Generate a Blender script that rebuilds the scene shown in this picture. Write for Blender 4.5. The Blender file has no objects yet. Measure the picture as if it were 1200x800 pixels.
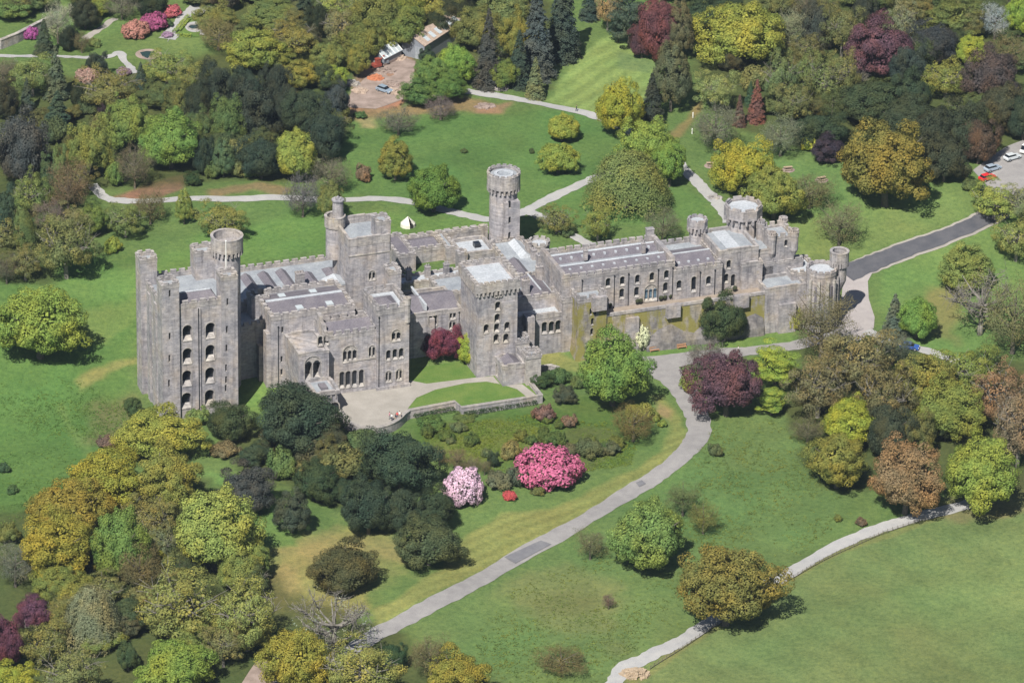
import bpy, bmesh, math, random
import numpy as np
from mathutils import Vector, Matrix
random.seed(7); rng = np.random.default_rng(11)
scene = bpy.context.scene
COL = scene.collection

# ------------------------------------------------------------------ camera, sky, sun, exposure
PITCH, ROLL, FPX = math.radians(26), math.radians(1.0), 6500.0
DIST = FPX/5.3
cp, sp = math.cos(PITCH), math.sin(PITCH)
CAM = np.array([0, -DIST*cp, DIST*sp])
FWD = np.array([0, cp, -sp]); _u = np.array([0, sp, cp]); _r = np.array([1., 0, 0])
CR = _r*math.cos(ROLL) + _u*math.sin(ROLL)
CU = _u*math.cos(ROLL) - _r*math.sin(ROLL)
cam = bpy.data.cameras.new('camera'); camo = bpy.data.objects.new('camera', cam); COL.objects.link(camo)
M = Matrix.Identity(4)
for i in range(3):
    M[i][0] = CR[i]; M[i][1] = CU[i]; M[i][2] = -FWD[i]; M[i][3] = CAM[i]
camo.matrix_world = M
cam.sensor_width = 36; cam.lens = 36*FPX/1200; cam.clip_start = 5; cam.clip_end = 12000
scene.camera = camo
SUN_EL, SUN_AZ = math.radians(50), math.radians(20)
w = bpy.data.worlds.new('World'); scene.world = w; w.use_nodes = True
nt = w.node_tree
sky = nt.nodes.new('ShaderNodeTexSky'); sky.sky_type = 'NISHITA'; sky.sun_disc = False
sky.sun_elevation = SUN_EL; sky.sun_rotation = math.radians(200)
nt.links.new(sky.outputs[0], nt.nodes['Background'].inputs[0]); nt.nodes['Background'].inputs[1].default_value = 0.05
sl = bpy.data.lights.new('sun', 'SUN'); sl.energy = 5.0; sl.angle = math.radians(0.5); sl.color = (1, .95, .85)
so = bpy.data.objects.new('sun', sl); COL.objects.link(so)
so.rotation_euler = Vector((math.sin(SUN_AZ)*math.cos(SUN_EL), math.cos(SUN_AZ)*math.cos(SUN_EL), -math.sin(SUN_EL))).to_track_quat('-Z', 'Y').to_euler()
scene.view_settings.view_transform = 'Standard'; scene.view_settings.look = 'None'
scene.view_settings.exposure = 0.43; scene.view_settings.gamma = 1
scene.cycles.max_bounces = 5; scene.cycles.diffuse_bounces = 1

# ------------------------------------------------------------------ places: castle frame, terrain, pixel to ground
CA = math.radians(20)
UU = np.array([math.cos(CA), math.sin(CA), 0]); VV = np.array([-math.sin(CA), math.cos(CA), 0])
def ray(x, y): return FWD*FPX + CR*(x-600) + CU*(400-y)
def P(x, y, z=0.):
    d = ray(x, y); return CAM + d*((z-CAM[2])/d[2])
ORG = P(189, 332, 33); ORG[2] = 0
def FZ(x, y, v):            # picture point on a castle wall that faces the front -> (u, z)
    d = ray(x, y); p = CAM + d*((v-(CAM-ORG)@VV)/(d@VV)) - ORG; return float(p@UU), float(p[2])
def LZ(x, y, u):
    d = ray(x, y); p = CAM + d*((u-(CAM-ORG)@UU)/(d@UU)) - ORG; return float(p@VV), float(p[2])
def UV(x, y, z):
    p = P(x, y, z)-ORG; return float(p@UU), float(p@VV)
def world(u, v, z=0): 
    p = ORG + UU*u + VV*v; return (p[0], p[1], z)
def S(t):
    t = np.clip(t, 0, 1); return t*t*(3-2*t)
def H(x, y):                # height of the ground
    x = np.asarray(x, float); y = np.asarray(y, float)
    u = (x-ORG[0])*UU[0] + (y-ORG[1])*UU[1]; v = (x-ORG[0])*VV[0] + (y-ORG[1])*VV[1]
    L = 22 + 50*S((u-135)/25) + 50*S((45-u)/45)
    z = 8*S((v-1)/L)
    m = np.maximum(S((np.abs(v-18)-38)/30), S((np.abs(u-78)-98)/30))
    wv = np.sin(x*.11+y*.05)*np.sin(y*.083-x*.03+1.3) + .6*np.sin(x*.21-y*.13+2)*np.sin(y*.19+x*.07)
    return z + m*.55*wv
def G(x, y):                # picture point -> point on the ground
    z = 0.
    for _ in range(14):
        p = P(x, y, z); z = .5*z + .5*float(H(p[0], p[1]))
    p = P(x, y, z); return np.array([p[0], p[1], float(H(p[0], p[1]))])

# ------------------------------------------------------------------ object helpers
def tag(o, label=None, cat=None, group=None, kind=None):
    for k, val in (('label', label), ('category', cat), ('group', group), ('kind', kind)):
        if val: o[k] = val
    return o
def empty(name, loc=(0, 0, 0), rz=0):
    o = bpy.data.objects.new(name, None); COL.objects.link(o); o.location = loc; o.rotation_euler = (0, 0, rz)
    o.empty_display_size = .5
    return o
class MB:
    """collects polygons; build() links them as one mesh object"""
    def __init__(s): s.v = []; s.f = []; s.m = []
    def add(s, vs, fs, mi=0):
        k = len(s.v); s.v += [tuple(map(float, q)) for q in vs]
        for f in fs: s.f.append([k+i for i in f]); s.m.append(mi)
    def box(s, a, b, mi=0):
        (x0, y0, z0), (x1, y1, z1) = a, b
        s.add([(x0,y0,z0),(x1,y0,z0),(x1,y1,z0),(x0,y1,z0),(x0,y0,z1),(x1,y0,z1),(x1,y1,z1),(x0,y1,z1)],
              [(0,3,2,1),(4,5,6,7),(0,1,5,4),(1,2,6,5),(2,3,7,6),(3,0,4,7)], mi)
    def prism(s, poly, z0, z1, mi=0, top=None, sc=1.0):
        n = len(poly); cx = sum(p[0] for p in poly)/n; cy = sum(p[1] for p in poly)/n
        up = top or [(cx+(p[0]-cx)*sc, cy+(p[1]-cy)*sc) for p in poly]
        s.add([(p[0], p[1], z0) for p in poly] + [(p[0], p[1], z1) for p in up],
              [list(range(n))[::-1], list(range(n, 2*n))] + [(i, (i+1) % n, n+(i+1) % n, n+i) for i in range(n)], mi)
    def ring(s, outer, inner, z0, z1, mi=0):
        n = len(outer)
        vs = [(p[0],p[1],z0) for p in outer]+[(p[0],p[1],z0) for p in inner]+[(p[0],p[1],z1) for p in outer]+[(p[0],p[1],z1) for p in inner]
        fs = []
        for i in range(n):
            j = (i+1) % n
            fs += [(i, j, 2*n+j, 2*n+i), (n+j, n+i, 3*n+i, 3*n+j), (2*n+i, 2*n+j, 3*n+j, 3*n+i), (j, i, n+i, n+j)]
        s.add(vs, fs, mi)
    def obox(s, c, t, n, lx, ly, z0, z1, mi=0):   # box centred c (2d) along unit t, n
        q = [(c[0]+t[0]*a*lx/2+n[0]*b*ly/2, c[1]+t[1]*a*lx/2+n[1]*b*ly/2) for a, b in ((-1,-1),(1,-1),(1,1),(-1,1))]
        if (q[1][0]-q[0][0])*(q[2][1]-q[1][1])-(q[1][1]-q[0][1])*(q[2][0]-q[1][0]) < 0: q = q[::-1]
        s.prism(q, z0, z1, mi)
    def tube(s, a, b, r0, r1, n=6, mi=0):
        a = np.array(a, float); b = np.array(b, float); d = b-a; d /= (np.linalg.norm(d)+1e-9)
        x = np.cross(d, [0, 0, 1.] if abs(d[2]) < .9 else [1., 0, 0]); x /= np.linalg.norm(x); y = np.cross(d, x)
        vs = [a+(x*math.cos(i*2*math.pi/n)+y*math.sin(i*2*math.pi/n))*r0 for i in range(n)] + [b+(x*math.cos(i*2*math.pi/n)+y*math.sin(i*2*math.pi/n))*r1 for i in range(n)]
        s.add(vs, [(i, n+i, n+(i+1) % n, (i+1) % n) for i in range(n)]+[list(range(n)), list(range(n, 2*n))[::-1]], mi)
    def mesh(s, name, mats):
        me = bpy.data.meshes.new(name); me.from_pydata(s.v, [], s.f)
        for m in (mats if isinstance(mats, (list, tuple)) else [mats]): me.materials.append(m)
        me.polygons.foreach_set('material_index', s.m); me.update(); return me
    def build(s, name, mats, parent=None, smooth=False):
        me = s.mesh(name, mats); o = bpy.data.objects.new(name, me); COL.objects.link(o)
        if parent: o.parent = parent
        if smooth: me.polygons.foreach_set('use_smooth', [True]*len(me.polygons))
        return o
def copy_tree(o, parent=None):
    c = o.copy(); COL.objects.link(c)
    if parent: c.parent = parent
    for ch in list(o.children): copy_tree(ch, c)
    return c

# ------------------------------------------------------------------ materials
def hexc(h, k=1.0):
    h = h.lstrip('#'); out = []
    for i in (0, 2, 4):
        c = int(h[i:i+2], 16)/255; out.append((c/12.92 if c <= .04045 else ((c+.055)/1.055)**2.4)*k)
    return tuple(out)
class NT:
    def __init__(s, name):
        s.m = bpy.data.materials.new(name); s.m.use_nodes = True; s.t = s.m.node_tree; s.p = s.t.nodes['Principled BSDF']
        s.p.inputs['Roughness'].default_value = .85; s.p.inputs['Specular IOR Level'].default_value = .2
    def n(s, typ, **kw):
        nd = s.t.nodes.new('ShaderNode'+typ)
        for k, val in kw.items(): setattr(nd, k, val)
        return nd
    def l(s, a, b): s.t.links.new(a, b)
    def coord(s, kind='Object'):
        return s.n('TexCoord').outputs[kind]
    def mapping(s, vec, scale=(1,1,1), rot=(0,0,0)):
        mp = s.n('Mapping'); mp.inputs['Scale'].default_value = scale; mp.inputs['Rotation'].default_value = rot; s.l(vec, mp.inputs[0]); return mp.outputs[0]
    def noise(s, vec, scale, detail=4, rough=.55):
        nd = s.n('TexNoise'); nd.inputs['Scale'].default_value = scale; nd.inputs['Detail'].default_value = detail; nd.inputs['Roughness'].default_value = rough
        s.l(vec, nd.inputs['Vector']); return nd.outputs['Fac']
    def ramp(s, fac, stops):
        r = s.n('ValToRGB'); e = r.color_ramp.elements
        while len(e) < len(stops): e.new(.5)
        for i, (p, c) in enumerate(stops):
            e[i].position = p; e[i].color = (*c, 1) if len(c) == 3 else c
        s.l(fac, r.inputs[0]); return r.outputs[0]
    def mix(s, a, b, fac, mode='MIX'):
        nd = s.n('Mix', data_type='RGBA', blend_type=mode)
        for sock, val in ((nd.inputs[0], fac), (nd.inputs[6], a), (nd.inputs[7], b)):
            if hasattr(val, 'links'): s.l(val, sock)
            else: sock.default_value = val if not isinstance(val, tuple) else (*val, 1)
        return nd.outputs[2]
    def math(s, a, b, op='MULTIPLY'):
        nd = s.n('Math', operation=op)
        for sock, val in ((nd.inputs[0], a), (nd.inputs[1], b)):
            if hasattr(val, 'links'): s.l(val, sock)
            else: sock.default_value = val
        return nd.outputs[0]
    def bump(s, h, dist=.1, strength=.5):
        b = s.n('Bump'); b.inputs['Distance'].default_value = dist; b.inputs['Strength'].default_value = strength
        s.l(h, b.inputs['Height']); s.l(b.outputs[0], s.p.inputs['Normal'])
    def out(s, col): s.l(col, s.p.inputs['Base Color']); return s.m

def stone_mat(name, base, tan, dark, lichen=0.0, lich_col=(.3, .25, .03), rough_bands=.3):
    k = NT(name); c = k.coord()
    sep = k.n('SeparateXYZ'); k.l(c, sep.inputs[0])
    cmb = k.n('CombineXYZ'); k.l(k.math(sep.outputs[0], sep.outputs[1], 'ADD'), cmb.inputs[0]); k.l(sep.outputs[2], cmb.inputs[1])
    br = k.n('TexBrick'); br.inputs['Scale'].default_value = 1; br.inputs['Brick Width'].default_value = 1.1; br.inputs['Row Height'].default_value = .42
    br.inputs['Mortar Size'].default_value = .035; br.inputs['Color1'].default_value = (.76,.76,.76,1); br.inputs['Color2'].default_value = (1.12,1.12,1.12,1); br.inputs['Mortar'].default_value = (.74,.73,.73,1)
    k.l(cmb.outputs[0], br.inputs['Vector'])
    big = k.noise(c, .22, 5); mid = k.noise(c, 1.1, 5, .65)
    col = k.ramp(big, [(.34, dark), (.5, base), (.66, tan)])
    col = k.mix(col, br.outputs['Color'], .85, 'MULTIPLY')
    col = k.mix(col, k.ramp(mid, [(.3, (.6,.6,.62)), (.55, (1.0,1.0,1.0)), (.75, (1.22,1.19,1.12))]), .8, 'MULTIPLY')
    st = k.noise(k.mapping(c, (1.1, 1.1, .1)), 1.0, 4, .6)
    col = k.mix(col, k.ramp(st, [(.34, (.5,.5,.53)), (.5, (1,1,1))]), .6, 'MULTIPLY')
    if lichen:
        ln = k.noise(k.mapping(c, (.5, .5, .22)), .8, 5, .65)
        col = k.mix(col, lich_col, k.math(k.ramp(ln, [(.66-.27*lichen, (0,0,0)), (.76-.27*lichen, (1,1,1))]), .85))
    k.bump(k.mix(br.outputs['Color'], mid, .5), .12, .6)
    return k.out(col)
M_STONE = stone_mat('grey_stone', (.415,.395,.415), (.45,.40,.375), (.31,.305,.34))
M_STONEW = stone_mat('weathered_stone', (.405,.38,.388), (.44,.385,.345), (.29,.285,.31), .05, (.36,.3,.18))
M_LICH = stone_mat('lichen_stone', (.36,.33,.28), (.38,.32,.22), (.27,.255,.25), .82, (.235,.215,.05))
M_ROCK = stone_mat('footing_rock', (.24,.225,.225), (.27,.24,.20), (.17,.165,.175))
M_COPE = stone_mat('coping_stone', (.42,.395,.395), (.45,.405,.36), (.33,.32,.335), .06, (.38,.32,.22))
M_DRESS = stone_mat('dressed_stone', (.45,.425,.41), (.47,.43,.38), (.38,.365,.37))
def roof_mat(name, c0, c1, line, axis=0, w=.9):
    k = NT(name); c = k.coord()
    n1 = k.noise(c, .35, 5); n2 = k.noise(c, 2.5, 3)
    col = k.ramp(n1, [(.35, c0), (.65, c1)])
    col = k.mix(col, k.ramp(n2, [(.3, (.75,.75,.75)), (.7, (1.15,1.15,1.15))]), .8, 'MULTIPLY')
    wv = k.n('TexWave', bands_direction='X' if axis == 0 else 'Y'); wv.inputs['Scale'].default_value = w; wv.inputs['Distortion'].default_value = .4; k.l(c, wv.inputs[0])
    col = k.mix(col, k.ramp(wv.outputs['Fac'], [(.03, (line,)*3), (.16, (1,1,1))]), .7, 'MULTIPLY')
    k.p.inputs['Roughness'].default_value = .6
    return k.out(col)
M_SLATE = roof_mat('purple_slate', (.15,.14,.17), (.205,.19,.215), .75)
M_LEAD = roof_mat('sheet_lead', (.28,.305,.35), (.38,.41,.45), .7, 1, .5)
M_PALE = roof_mat('pale_roofing', (.42,.45,.50), (.52,.55,.60), .85, 1, .3)
def plain(name, col, rough=.7, var=.25, scale=3., metal=0, spec=.3):
    k = NT(name); n = k.noise(k.coord(), scale, 4)
    c = k.mix(col, k.ramp(n, [(.3, (1-var,)*3), (.7, (1+var,)*3)]), 1.0, 'MULTIPLY')
    k.p.inputs['Roughness'].default_value = rough; k.p.inputs['Metallic'].default_value = metal; k.p.inputs['Specular IOR Level'].default_value = spec
    return k.out(c)
M_GLASS = plain('window_glass', (.018,.022,.03), .15, .4, 1.2, 0, .5)
M_WHITE = plain('white_paint', (.78,.78,.76), .6, .08)
M_SKYL = plain('skylight_glass', (.48,.53,.57), .3, .1)
M_BLUEGLASS = plain('blue_glazing', (.10,.16,.22), .2, .3, 2.)
def ground_sheet(name, c0, c1, sc=.4, fine=6., bump=.02):
    k = NT(name); c = k.coord()
    col = k.ramp(k.noise(c, sc, 5, .6), [(.33, c0), (.67, c1)])
    col = k.mix(col, k.ramp(k.noise(c, fine, 3), [(.25, (.8,.8,.8)), (.75, (1.18,1.18,1.18))]), .7, 'MULTIPLY')
    k.bump(k.noise(c, fine, 3), bump)
    return k.out(col)
M_DRIVE = ground_sheet('drive_tarmac', (.25,.24,.245), (.31,.30,.30))
M_PATH = ground_sheet('pale_path_stone', (.35,.35,.36), (.42,.415,.41))
M_ROAD = ground_sheet('dark_asphalt', (.085,.088,.105), (.12,.12,.135))
M_PATCH = ground_sheet('asphalt_patch', (.155,.155,.175), (.20,.20,.215))
M_GRAVEL = ground_sheet('gravel', (.31,.29,.265), (.38,.355,.33), .3)
M_PINKGR = ground_sheet('pinkish_gravel', (.34,.31,.315), (.40,.37,.365), .3)
M_TERR = ground_sheet('terrace_paving', (.27,.225,.19), (.36,.30,.25), .4)
M_SOIL = ground_sheet('bare_soil', (.23,.18,.155), (.38,.30,.27), .35)
M_BARK = plain('bark', (.13,.115,.095), .9, .3, 2.)
M_BARKP = plain('pale_bark', (.21,.195,.175), .9, .3, 2.)

hz = bpy.data.materials.new('haze'); hz.use_nodes = True; ht = hz.node_tree; ht.nodes.clear()
ho = ht.nodes.new('ShaderNodeOutputMaterial'); hv_ = ht.nodes.new('ShaderNodeVolumePrincipled'); ht.links.new(hv_.outputs[0], ho.inputs['Volume'])
hv_.inputs['Color'].default_value = (.62, .78, 1, 1); hv_.inputs['Density'].default_value = .00004; hv_.inputs['Anisotropy'].default_value = .2
# ------------------------------------------------------------------ ground: one sheet, grass tint held per vertex
def vnoise(x, y, s, seed):
    r = np.random.default_rng(seed); T = r.random((256, 256)); x = x/s; y = y/s
    xi = np.floor(x).astype(int); yi = np.floor(y).astype(int); fx = S(x-xi); fy = S(y-yi)
    a = T[xi % 256, yi % 256]; b = T[(xi+1) % 256, yi % 256]; c = T[xi % 256, (yi+1) % 256]; d = T[(xi+1) % 256, (yi+1) % 256]
    return (a*(1-fx)+b*fx)*(1-fy) + (c*(1-fx)+d*fx)*fy
def fbm(x, y, s, seed): return vnoise(x, y, s, seed)*.5 + vnoise(x, y, s/2.1, seed+1)*.3 + vnoise(x, y, s/4.3, seed+2)*.2
def sdist(px, py, poly):      # + inside
    n = len(poly); best = np.full(px.shape, 1e9); ins = np.zeros(px.shape, bool)
    for i in range(n):
        ax, ay = poly[i][:2]; bx, by = poly[(i+1) % n][:2]
        dx, dy = bx-ax, by-ay; t = np.clip(((px-ax)*dx+(py-ay)*dy)/(dx*dx+dy*dy+1e-9), 0, 1)
        best = np.minimum(best, np.hypot(px-ax-t*dx, py-ay-t*dy))
        cond = ((ay > py) != (by > py)) & (px < (bx-ax)*(py-ay)/((by-ay) if by != ay else 1e-9)+ax); ins ^= cond
    return np.where(ins, best, -best)
def axis(a, b, st, far):
    core = list(np.arange(a, b, st)); lo = []; hi = []; s = st; x = a
    while x > -far: s *= 1.35; x -= s; lo.append(x)
    s = st; x = core[-1]
    while x < far: s *= 1.35; x += s; hi.append(x)
    return np.array(lo[::-1]+core+hi)
gx = axis(-150, 150, .75, 5000); gy = axis(-185, 245, .9, 6000)
X, Y = np.meshgrid(gx, gy); Z = H(X, Y)
nx, ny = len(gx), len(gy)
me = bpy.data.meshes.new('ground')
me.vertices.add(nx*ny); me.vertices.foreach_set('co', np.stack([X, Y, Z], -1).astype(np.float32).ravel())
ii = (np.arange(ny-1)[:, None]*nx + np.arange(nx-1)[None]).ravel()
quads = np.stack([ii, ii+1, ii+nx+1, ii+nx], -1)
me.loops.add(quads.size); me.loops.foreach_set('vertex_index', quads.ravel().astype(np.int32))
me.polygons.add(len(quads)); me.polygons.foreach_set('loop_start', np.arange(0, quads.size, 4, dtype=np.int32))
me.polygons.foreach_set('use_smooth', np.ones(len(quads), bool)); me.update(calc_edges=True); me.validate()
xf, yf = X.ravel(), Y.ravel()
tint = np.tile(np.array(hexc('#5a7f3f')), (nx*ny, 1))
dn = (fbm(xf, yf, 9, 3)-.5)
def zone(poly, col, soft=3., rag=8., amt=1., stripes=None):
    pts = [G(*q)[:2] for q in poly]
    k = S((sdist(xf, yf, pts)+dn*rag)/soft+.5)[:, None]*amt
    c = np.tile(np.array(hexc(col)), (len(xf), 1))
    if stripes:
        ang, wd, am = stripes; t = xf*math.cos(ang)+yf*math.sin(ang)
        c = c*(1+am*np.tanh(3*np.sin(t*math.pi/wd)))[:, None]
    tint[:] = tint*(1-k)+c*k
zone([(-400,300),(160,300),(160,470),(120,520),(60,600),(-400,640)], '#4e7d37', 8, 14)
zone([(380,140),(700,130),(850,260),(560,262),(380,230)], '#517f3c', 6, 12)
zone([(40,330),(160,310),(260,265),(400,245),(560,262),(300,310),(160,345),(30,345)], '#5b8a3e', 5, 10)
zone([(20,360),(120,365),(165,345),(165,365),(120,400),(20,400)], '#6e8c42', 3, 8, .6)
zone([(85,445),(105,432),(160,420),(160,425),(108,445),(95,460)], '#8a9050', 2, 5, .7)
zone([(62,472),(75,470),(90,505),(118,540),(110,545),(85,515)], '#6a8a44', 1.5, 3, .6)
zone([(105,480),(160,455),(170,490),(140,525),(110,520)], '#6c6f47', 5, 8, .75)
zone([(715,820),(830,735),(960,655),(1110,602),(1400,560),(1400,1000),(700,1000)], '#64844a', 1.0, 1, 1, (.72, 3.2, .03))
zone([(715,805),(830,728),(960,648),(1110,596),(1115,604),(960,660),(835,742),(725,818)], '#77844a', 1.2, 2, .8)
zone([(1000,690),(1400,590),(1400,700),(1050,740)], '#6f8a4c', 12, 16, .5)
zone([(1090,600),(1180,535),(1210,560),(1210,600),(1120,612)], '#87805a', 5, 8, .6)
zone([(470,735),(600,660),(740,590),(830,520),(900,480),(960,500),(1000,600),(900,680),(830,720),(720,800),(560,800)], '#5a8144', 8, 14, .8)
zone([(600,690),(660,660),(730,690),(720,760),(640,750)], '#77824f', 10, 16, .5)
zone([(440,738),(600,650),(700,598),(770,562),(806,522),(800,490),(776,462),(760,462),(786,500),(776,530),(735,552),(680,582),(640,596),(590,602),(545,625),(520,665),(470,700),(400,725),(330,735),(300,700),(340,650),(420,610)], '#7d8d49', 2, 3, 1, (2.3, 1.6, .08))
zone([(300,690),(340,632),(395,608),(470,640),(470,672),(440,700),(395,712),(360,735),(320,725)], '#8f9658', 5, 14, .38)
zone([(325,640),(395,610),(410,640),(350,655)], '#9c9560', 4, 10, .35)
zone([(310,690),(335,665),(345,690),(320,710)], '#98905c', 4, 8, .5)
zone([(395,620),(480,632),(470,655),(410,640)], '#989660', 4, 8, .45)
zone([(770,470),(790,480),(786,492),(768,486)], '#a08a66', 2, 3, .7)
zone([(480,500),(620,478),(700,470),(760,500),(740,545),(600,545),(500,540)], '#4b742f', 4, 9)
zone([(520,495),(590,490),(640,500),(650,530),(560,545),(505,530)], '#657a30', 4, 8, .85)
zone([(660,500),(720,500),(730,535),(650,560),(640,520)], '#5c6a3c', 4, 8, .6)
zone([(642,118),(668,80),(720,36),(790,70),(775,105),(735,140),(700,135)], '#73984c', 1.5, 3, 1, (2.55, 2.2, .09))
zone([(725,60),(772,75),(760,85),(725,80)], '#5d8150', 2, 3, .7)
zone([(820,70),(830,50),(850,60),(835,85)], '#5d8c48', 2, 3)
zone([(398,132),(405,112),(418,85),(445,58),(480,62),(488,90),(478,118),(450,130)], '#97806f', 1.5, 4)
zone([(404,116),(440,118),(475,112),(470,128),(410,130)], '#a8745a', 2, 6, .7)
zone([(395,130),(470,126),(540,112),(590,122),(580,134),(520,130),(440,138),(400,138)], '#8b7a58', 2, 5, .85)
zone([(560,122),(600,120),(590,134),(555,132)], '#9a7e66', 2, 4, .8)
zone([(420,140),(440,138),(438,150),(424,150)], '#a09a70', 2, 4, .7)
zone([(130,232),(175,215),(220,205),(210,222),(190,232)], '#8c6f60', 2, 3, .9)
zone([(245,222),(300,212),(340,222),(330,230),(300,224),(250,230)], '#8a7a5c', 2, 4, .8)
zone([(805,140),(815,120),(830,110),(820,130),(800,160),(770,170),(780,160)], '#8a7d50', 1.5, 2, .8)
zone([(900,250),(1100,215),(1150,235),(1010,300),(940,300)], '#6a9048', 6, 10, .7)
zone([(880,180),(1000,190),(1000,250),(880,250)], '#5c8a46', 6, 10, .7)
zone([(1030,300),(1200,235),(1200,420),(1040,420)], '#5e8c42', 4, 8, .8)
zone([(1085,340),(1120,335),(1125,400),(1080,390)], '#80854e', 4, 8, .7)
zone([(750,410),(930,385),(930,402),(760,422)], '#5f8b3c', 1.5, 2)
zone([(640,405),(690,425),(690,435),(640,432),(630,408)], '#7b8a48', 1.5, 3)
zone([(240,545),(330,590),(350,640),(300,640),(240,600)], '#5b8a40', 2, 4)
zone([(275,472),(305,448),(322,455),(318,480),(285,490)], '#6b9440', 1, 2)
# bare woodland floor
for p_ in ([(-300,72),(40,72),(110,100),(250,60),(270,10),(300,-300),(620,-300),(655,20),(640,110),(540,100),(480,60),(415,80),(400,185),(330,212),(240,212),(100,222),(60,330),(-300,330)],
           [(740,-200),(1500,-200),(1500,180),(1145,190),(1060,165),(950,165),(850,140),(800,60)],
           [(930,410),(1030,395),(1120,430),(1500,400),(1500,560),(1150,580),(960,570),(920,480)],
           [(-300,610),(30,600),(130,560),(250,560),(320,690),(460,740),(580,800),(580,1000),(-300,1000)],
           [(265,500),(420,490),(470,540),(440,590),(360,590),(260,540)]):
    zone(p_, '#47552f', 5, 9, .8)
sp_ = fbm(xf, yf, 30, 21)[:, None]-.5; s2 = fbm(xf, yf, 7, 31)[:, None]-.5
tint = tint*(1+.28*sp_+.32*s2); tint[:, 0] *= (1.1+.5*(fbm(xf, yf, 17, 41)-.5)); lum_ = tint@np.array([.25,.65,.1]); tint = tint*.80+.20*lum_[:, None]*np.array([1.08,.98,.96]); tint = np.clip(tint*.84*np.array([1.05,1,.95]), .01, .9)
at = me.attributes.new('grass_tint', 'FLOAT_COLOR', 'POINT')
at.data.foreach_set('color', np.concatenate([tint, np.ones((len(tint), 1))], 1).astype(np.float32).ravel())
k = NT('grass'); a = k.n('Attribute', attribute_name='grass_tint'); c = k.coord()
f1 = k.noise(c, .9, 6, .7); f2 = k.noise(c, 4.5, 3, .6)
col = k.mix(a.outputs['Color'], k.ramp(f1, [(.25, (.6,.66,.62)), (.5, (1,1,1)), (.78, (1.42,1.3,1.1))]), .95, 'MULTIPLY')
col = k.mix(col, k.ramp(f2, [(.25, (.72,.74,.7)), (.75, (1.27,1.25,1.2))]), .8, 'MULTIPLY')
k.bump(k.mix(f1, f2, .5), .35, .6); k.p.inputs['Roughness'].default_value = 1; k.p.inputs['Specular IOR Level'].default_value = .05
M_GRASS = k.out(col); me.materials.append(M_GRASS)
go = bpy.data.objects.new('ground', me); COL.objects.link(go); tag(go, 'rolling estate grassland', None, None, 'structure')
k = NT('lawn_grass'); c = k.coord()
col = k.ramp(k.noise(c, .25, 6, .6), [(.3, hexc('#55733a')), (.7, hexc('#6c7f45'))])
col = k.mix(col, k.ramp(k.noise(c, 3.5, 4, .6), [(.25, (.75,.77,.72)), (.75, (1.25,1.22,1.2))]), .8, 'MULTIPLY')
k.bump(k.noise(c, 4, 3), .1); k.p.inputs['Roughness'].default_value = 1; k.p.inputs['Specular IOR Level'].default_value = .05
M_LAWN = k.out(col)

# ------------------------------------------------------------------ paths and roads
def smooth_line(pts, n=6):
    p = [np.array(q, float) for q in pts]; p = [2*p[0]-p[1]]+p+[2*p[-1]-p[-2]]; out = []
    for i in range(1, len(p)-2):
        for j in range(n):
            t = j/n; out.append(.5*((2*p[i])+(-p[i-1]+p[i+1])*t+(2*p[i-1]-5*p[i]+4*p[i+1]-p[i+2])*t*t+(-p[i-1]+3*p[i]-3*p[i+1]+p[i+2])*t**3))
    out.append(p[-2]); return out
def ribbon(name, pts, width, mat, dz=.06, nw=6, kind='structure', wob=.7):
    L = smooth_line([G(*q)[:2] for q in pts], 10)
    wl = width if isinstance(width, (list, tuple)) else [width]*len(pts)
    mb = MB(); rows = []
    for i, q in enumerate(L):
        a = L[max(i-1, 0)]; b = L[min(i+1, len(L)-1)]; d = b-a; d = d/(np.linalg.norm(d)+1e-9); n = np.array([-d[1], d[0]])
        f = min(i/10, len(wl)-1.001); wd = wl[int(f)]*(1-f % 1)+wl[int(f)+1]*(f % 1)
        row = []
        for j in range(nw+1):
            s = (j/nw-.5); e = wob*(vnoise(np.array(q[0]), np.array(q[1]), 1.3, 77+(j > 0))-.5) if j in (0, nw) else 0
            p = q+n*(s*wd+e); row.append((p[0], p[1], float(H(p[0], p[1]))+dz))
        rows.append(row)
    vs = [p for r in rows for p in r]; m = nw+1
    mb.add(vs, [(i*m+j, (i+1)*m+j, (i+1)*m+j+1, i*m+j+1)[::-1] for i in range(len(rows)-1) for j in range(nw)])
    o = mb.build(name, mat, None, True); tag(o, None, None, None, kind); return o, L
def sheet(name, px, mat, z=None, dz=.05, sub=True, kind='structure'):
    pts = [P(x, y, z)[:2] for x, y in px] if z is not None else [G(x, y)[:2] for x, y in px]
    bm = bmesh.new(); f = bm.faces.new([bm.verts.new((p[0], p[1], 0)) for p in pts])
    if f.normal.z < 0: f.normal_flip()
    bmesh.ops.triangulate(bm, faces=[f])
    if z is None:
        for _ in range(4): bmesh.ops.subdivide_edges(bm, edges=[e for e in bm.edges if e.calc_length() > 2.5], cuts=1)
        bmesh.ops.triangulate(bm, faces=bm.faces[:])
    for v_ in bm.verts: v_.co.z = (z if z is not None else float(H(v_.co.x, v_.co.y)))+dz
    bmesh.ops.recalc_face_normals(bm, faces=bm.faces[:])
    if bm.faces and sum(q.normal.z for q in bm.faces) < 0: bmesh.ops.reverse_faces(bm, faces=bm.faces[:])
    m_ = bpy.data.meshes.new(name); bm.to_mesh(m_); bm.free(); m_.materials.append(mat)
    o = bpy.data.objects.new(name, m_); COL.objects.link(o); tag(o, None, None, None, kind); return o
ribbon('drive', [(330,805),(395,772),(440,744),(520,701),(600,657),(680,612),(740,576),(785,546),(812,520),(819,500),(812,476),(797,452),(780,436),(772,426)],
       [4.5,4.5,4.5,4.5,4.5,4.5,4.5,4.7,5,5.2,5.4,6,7.4,8.5], M_DRIVE, .07)
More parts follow.
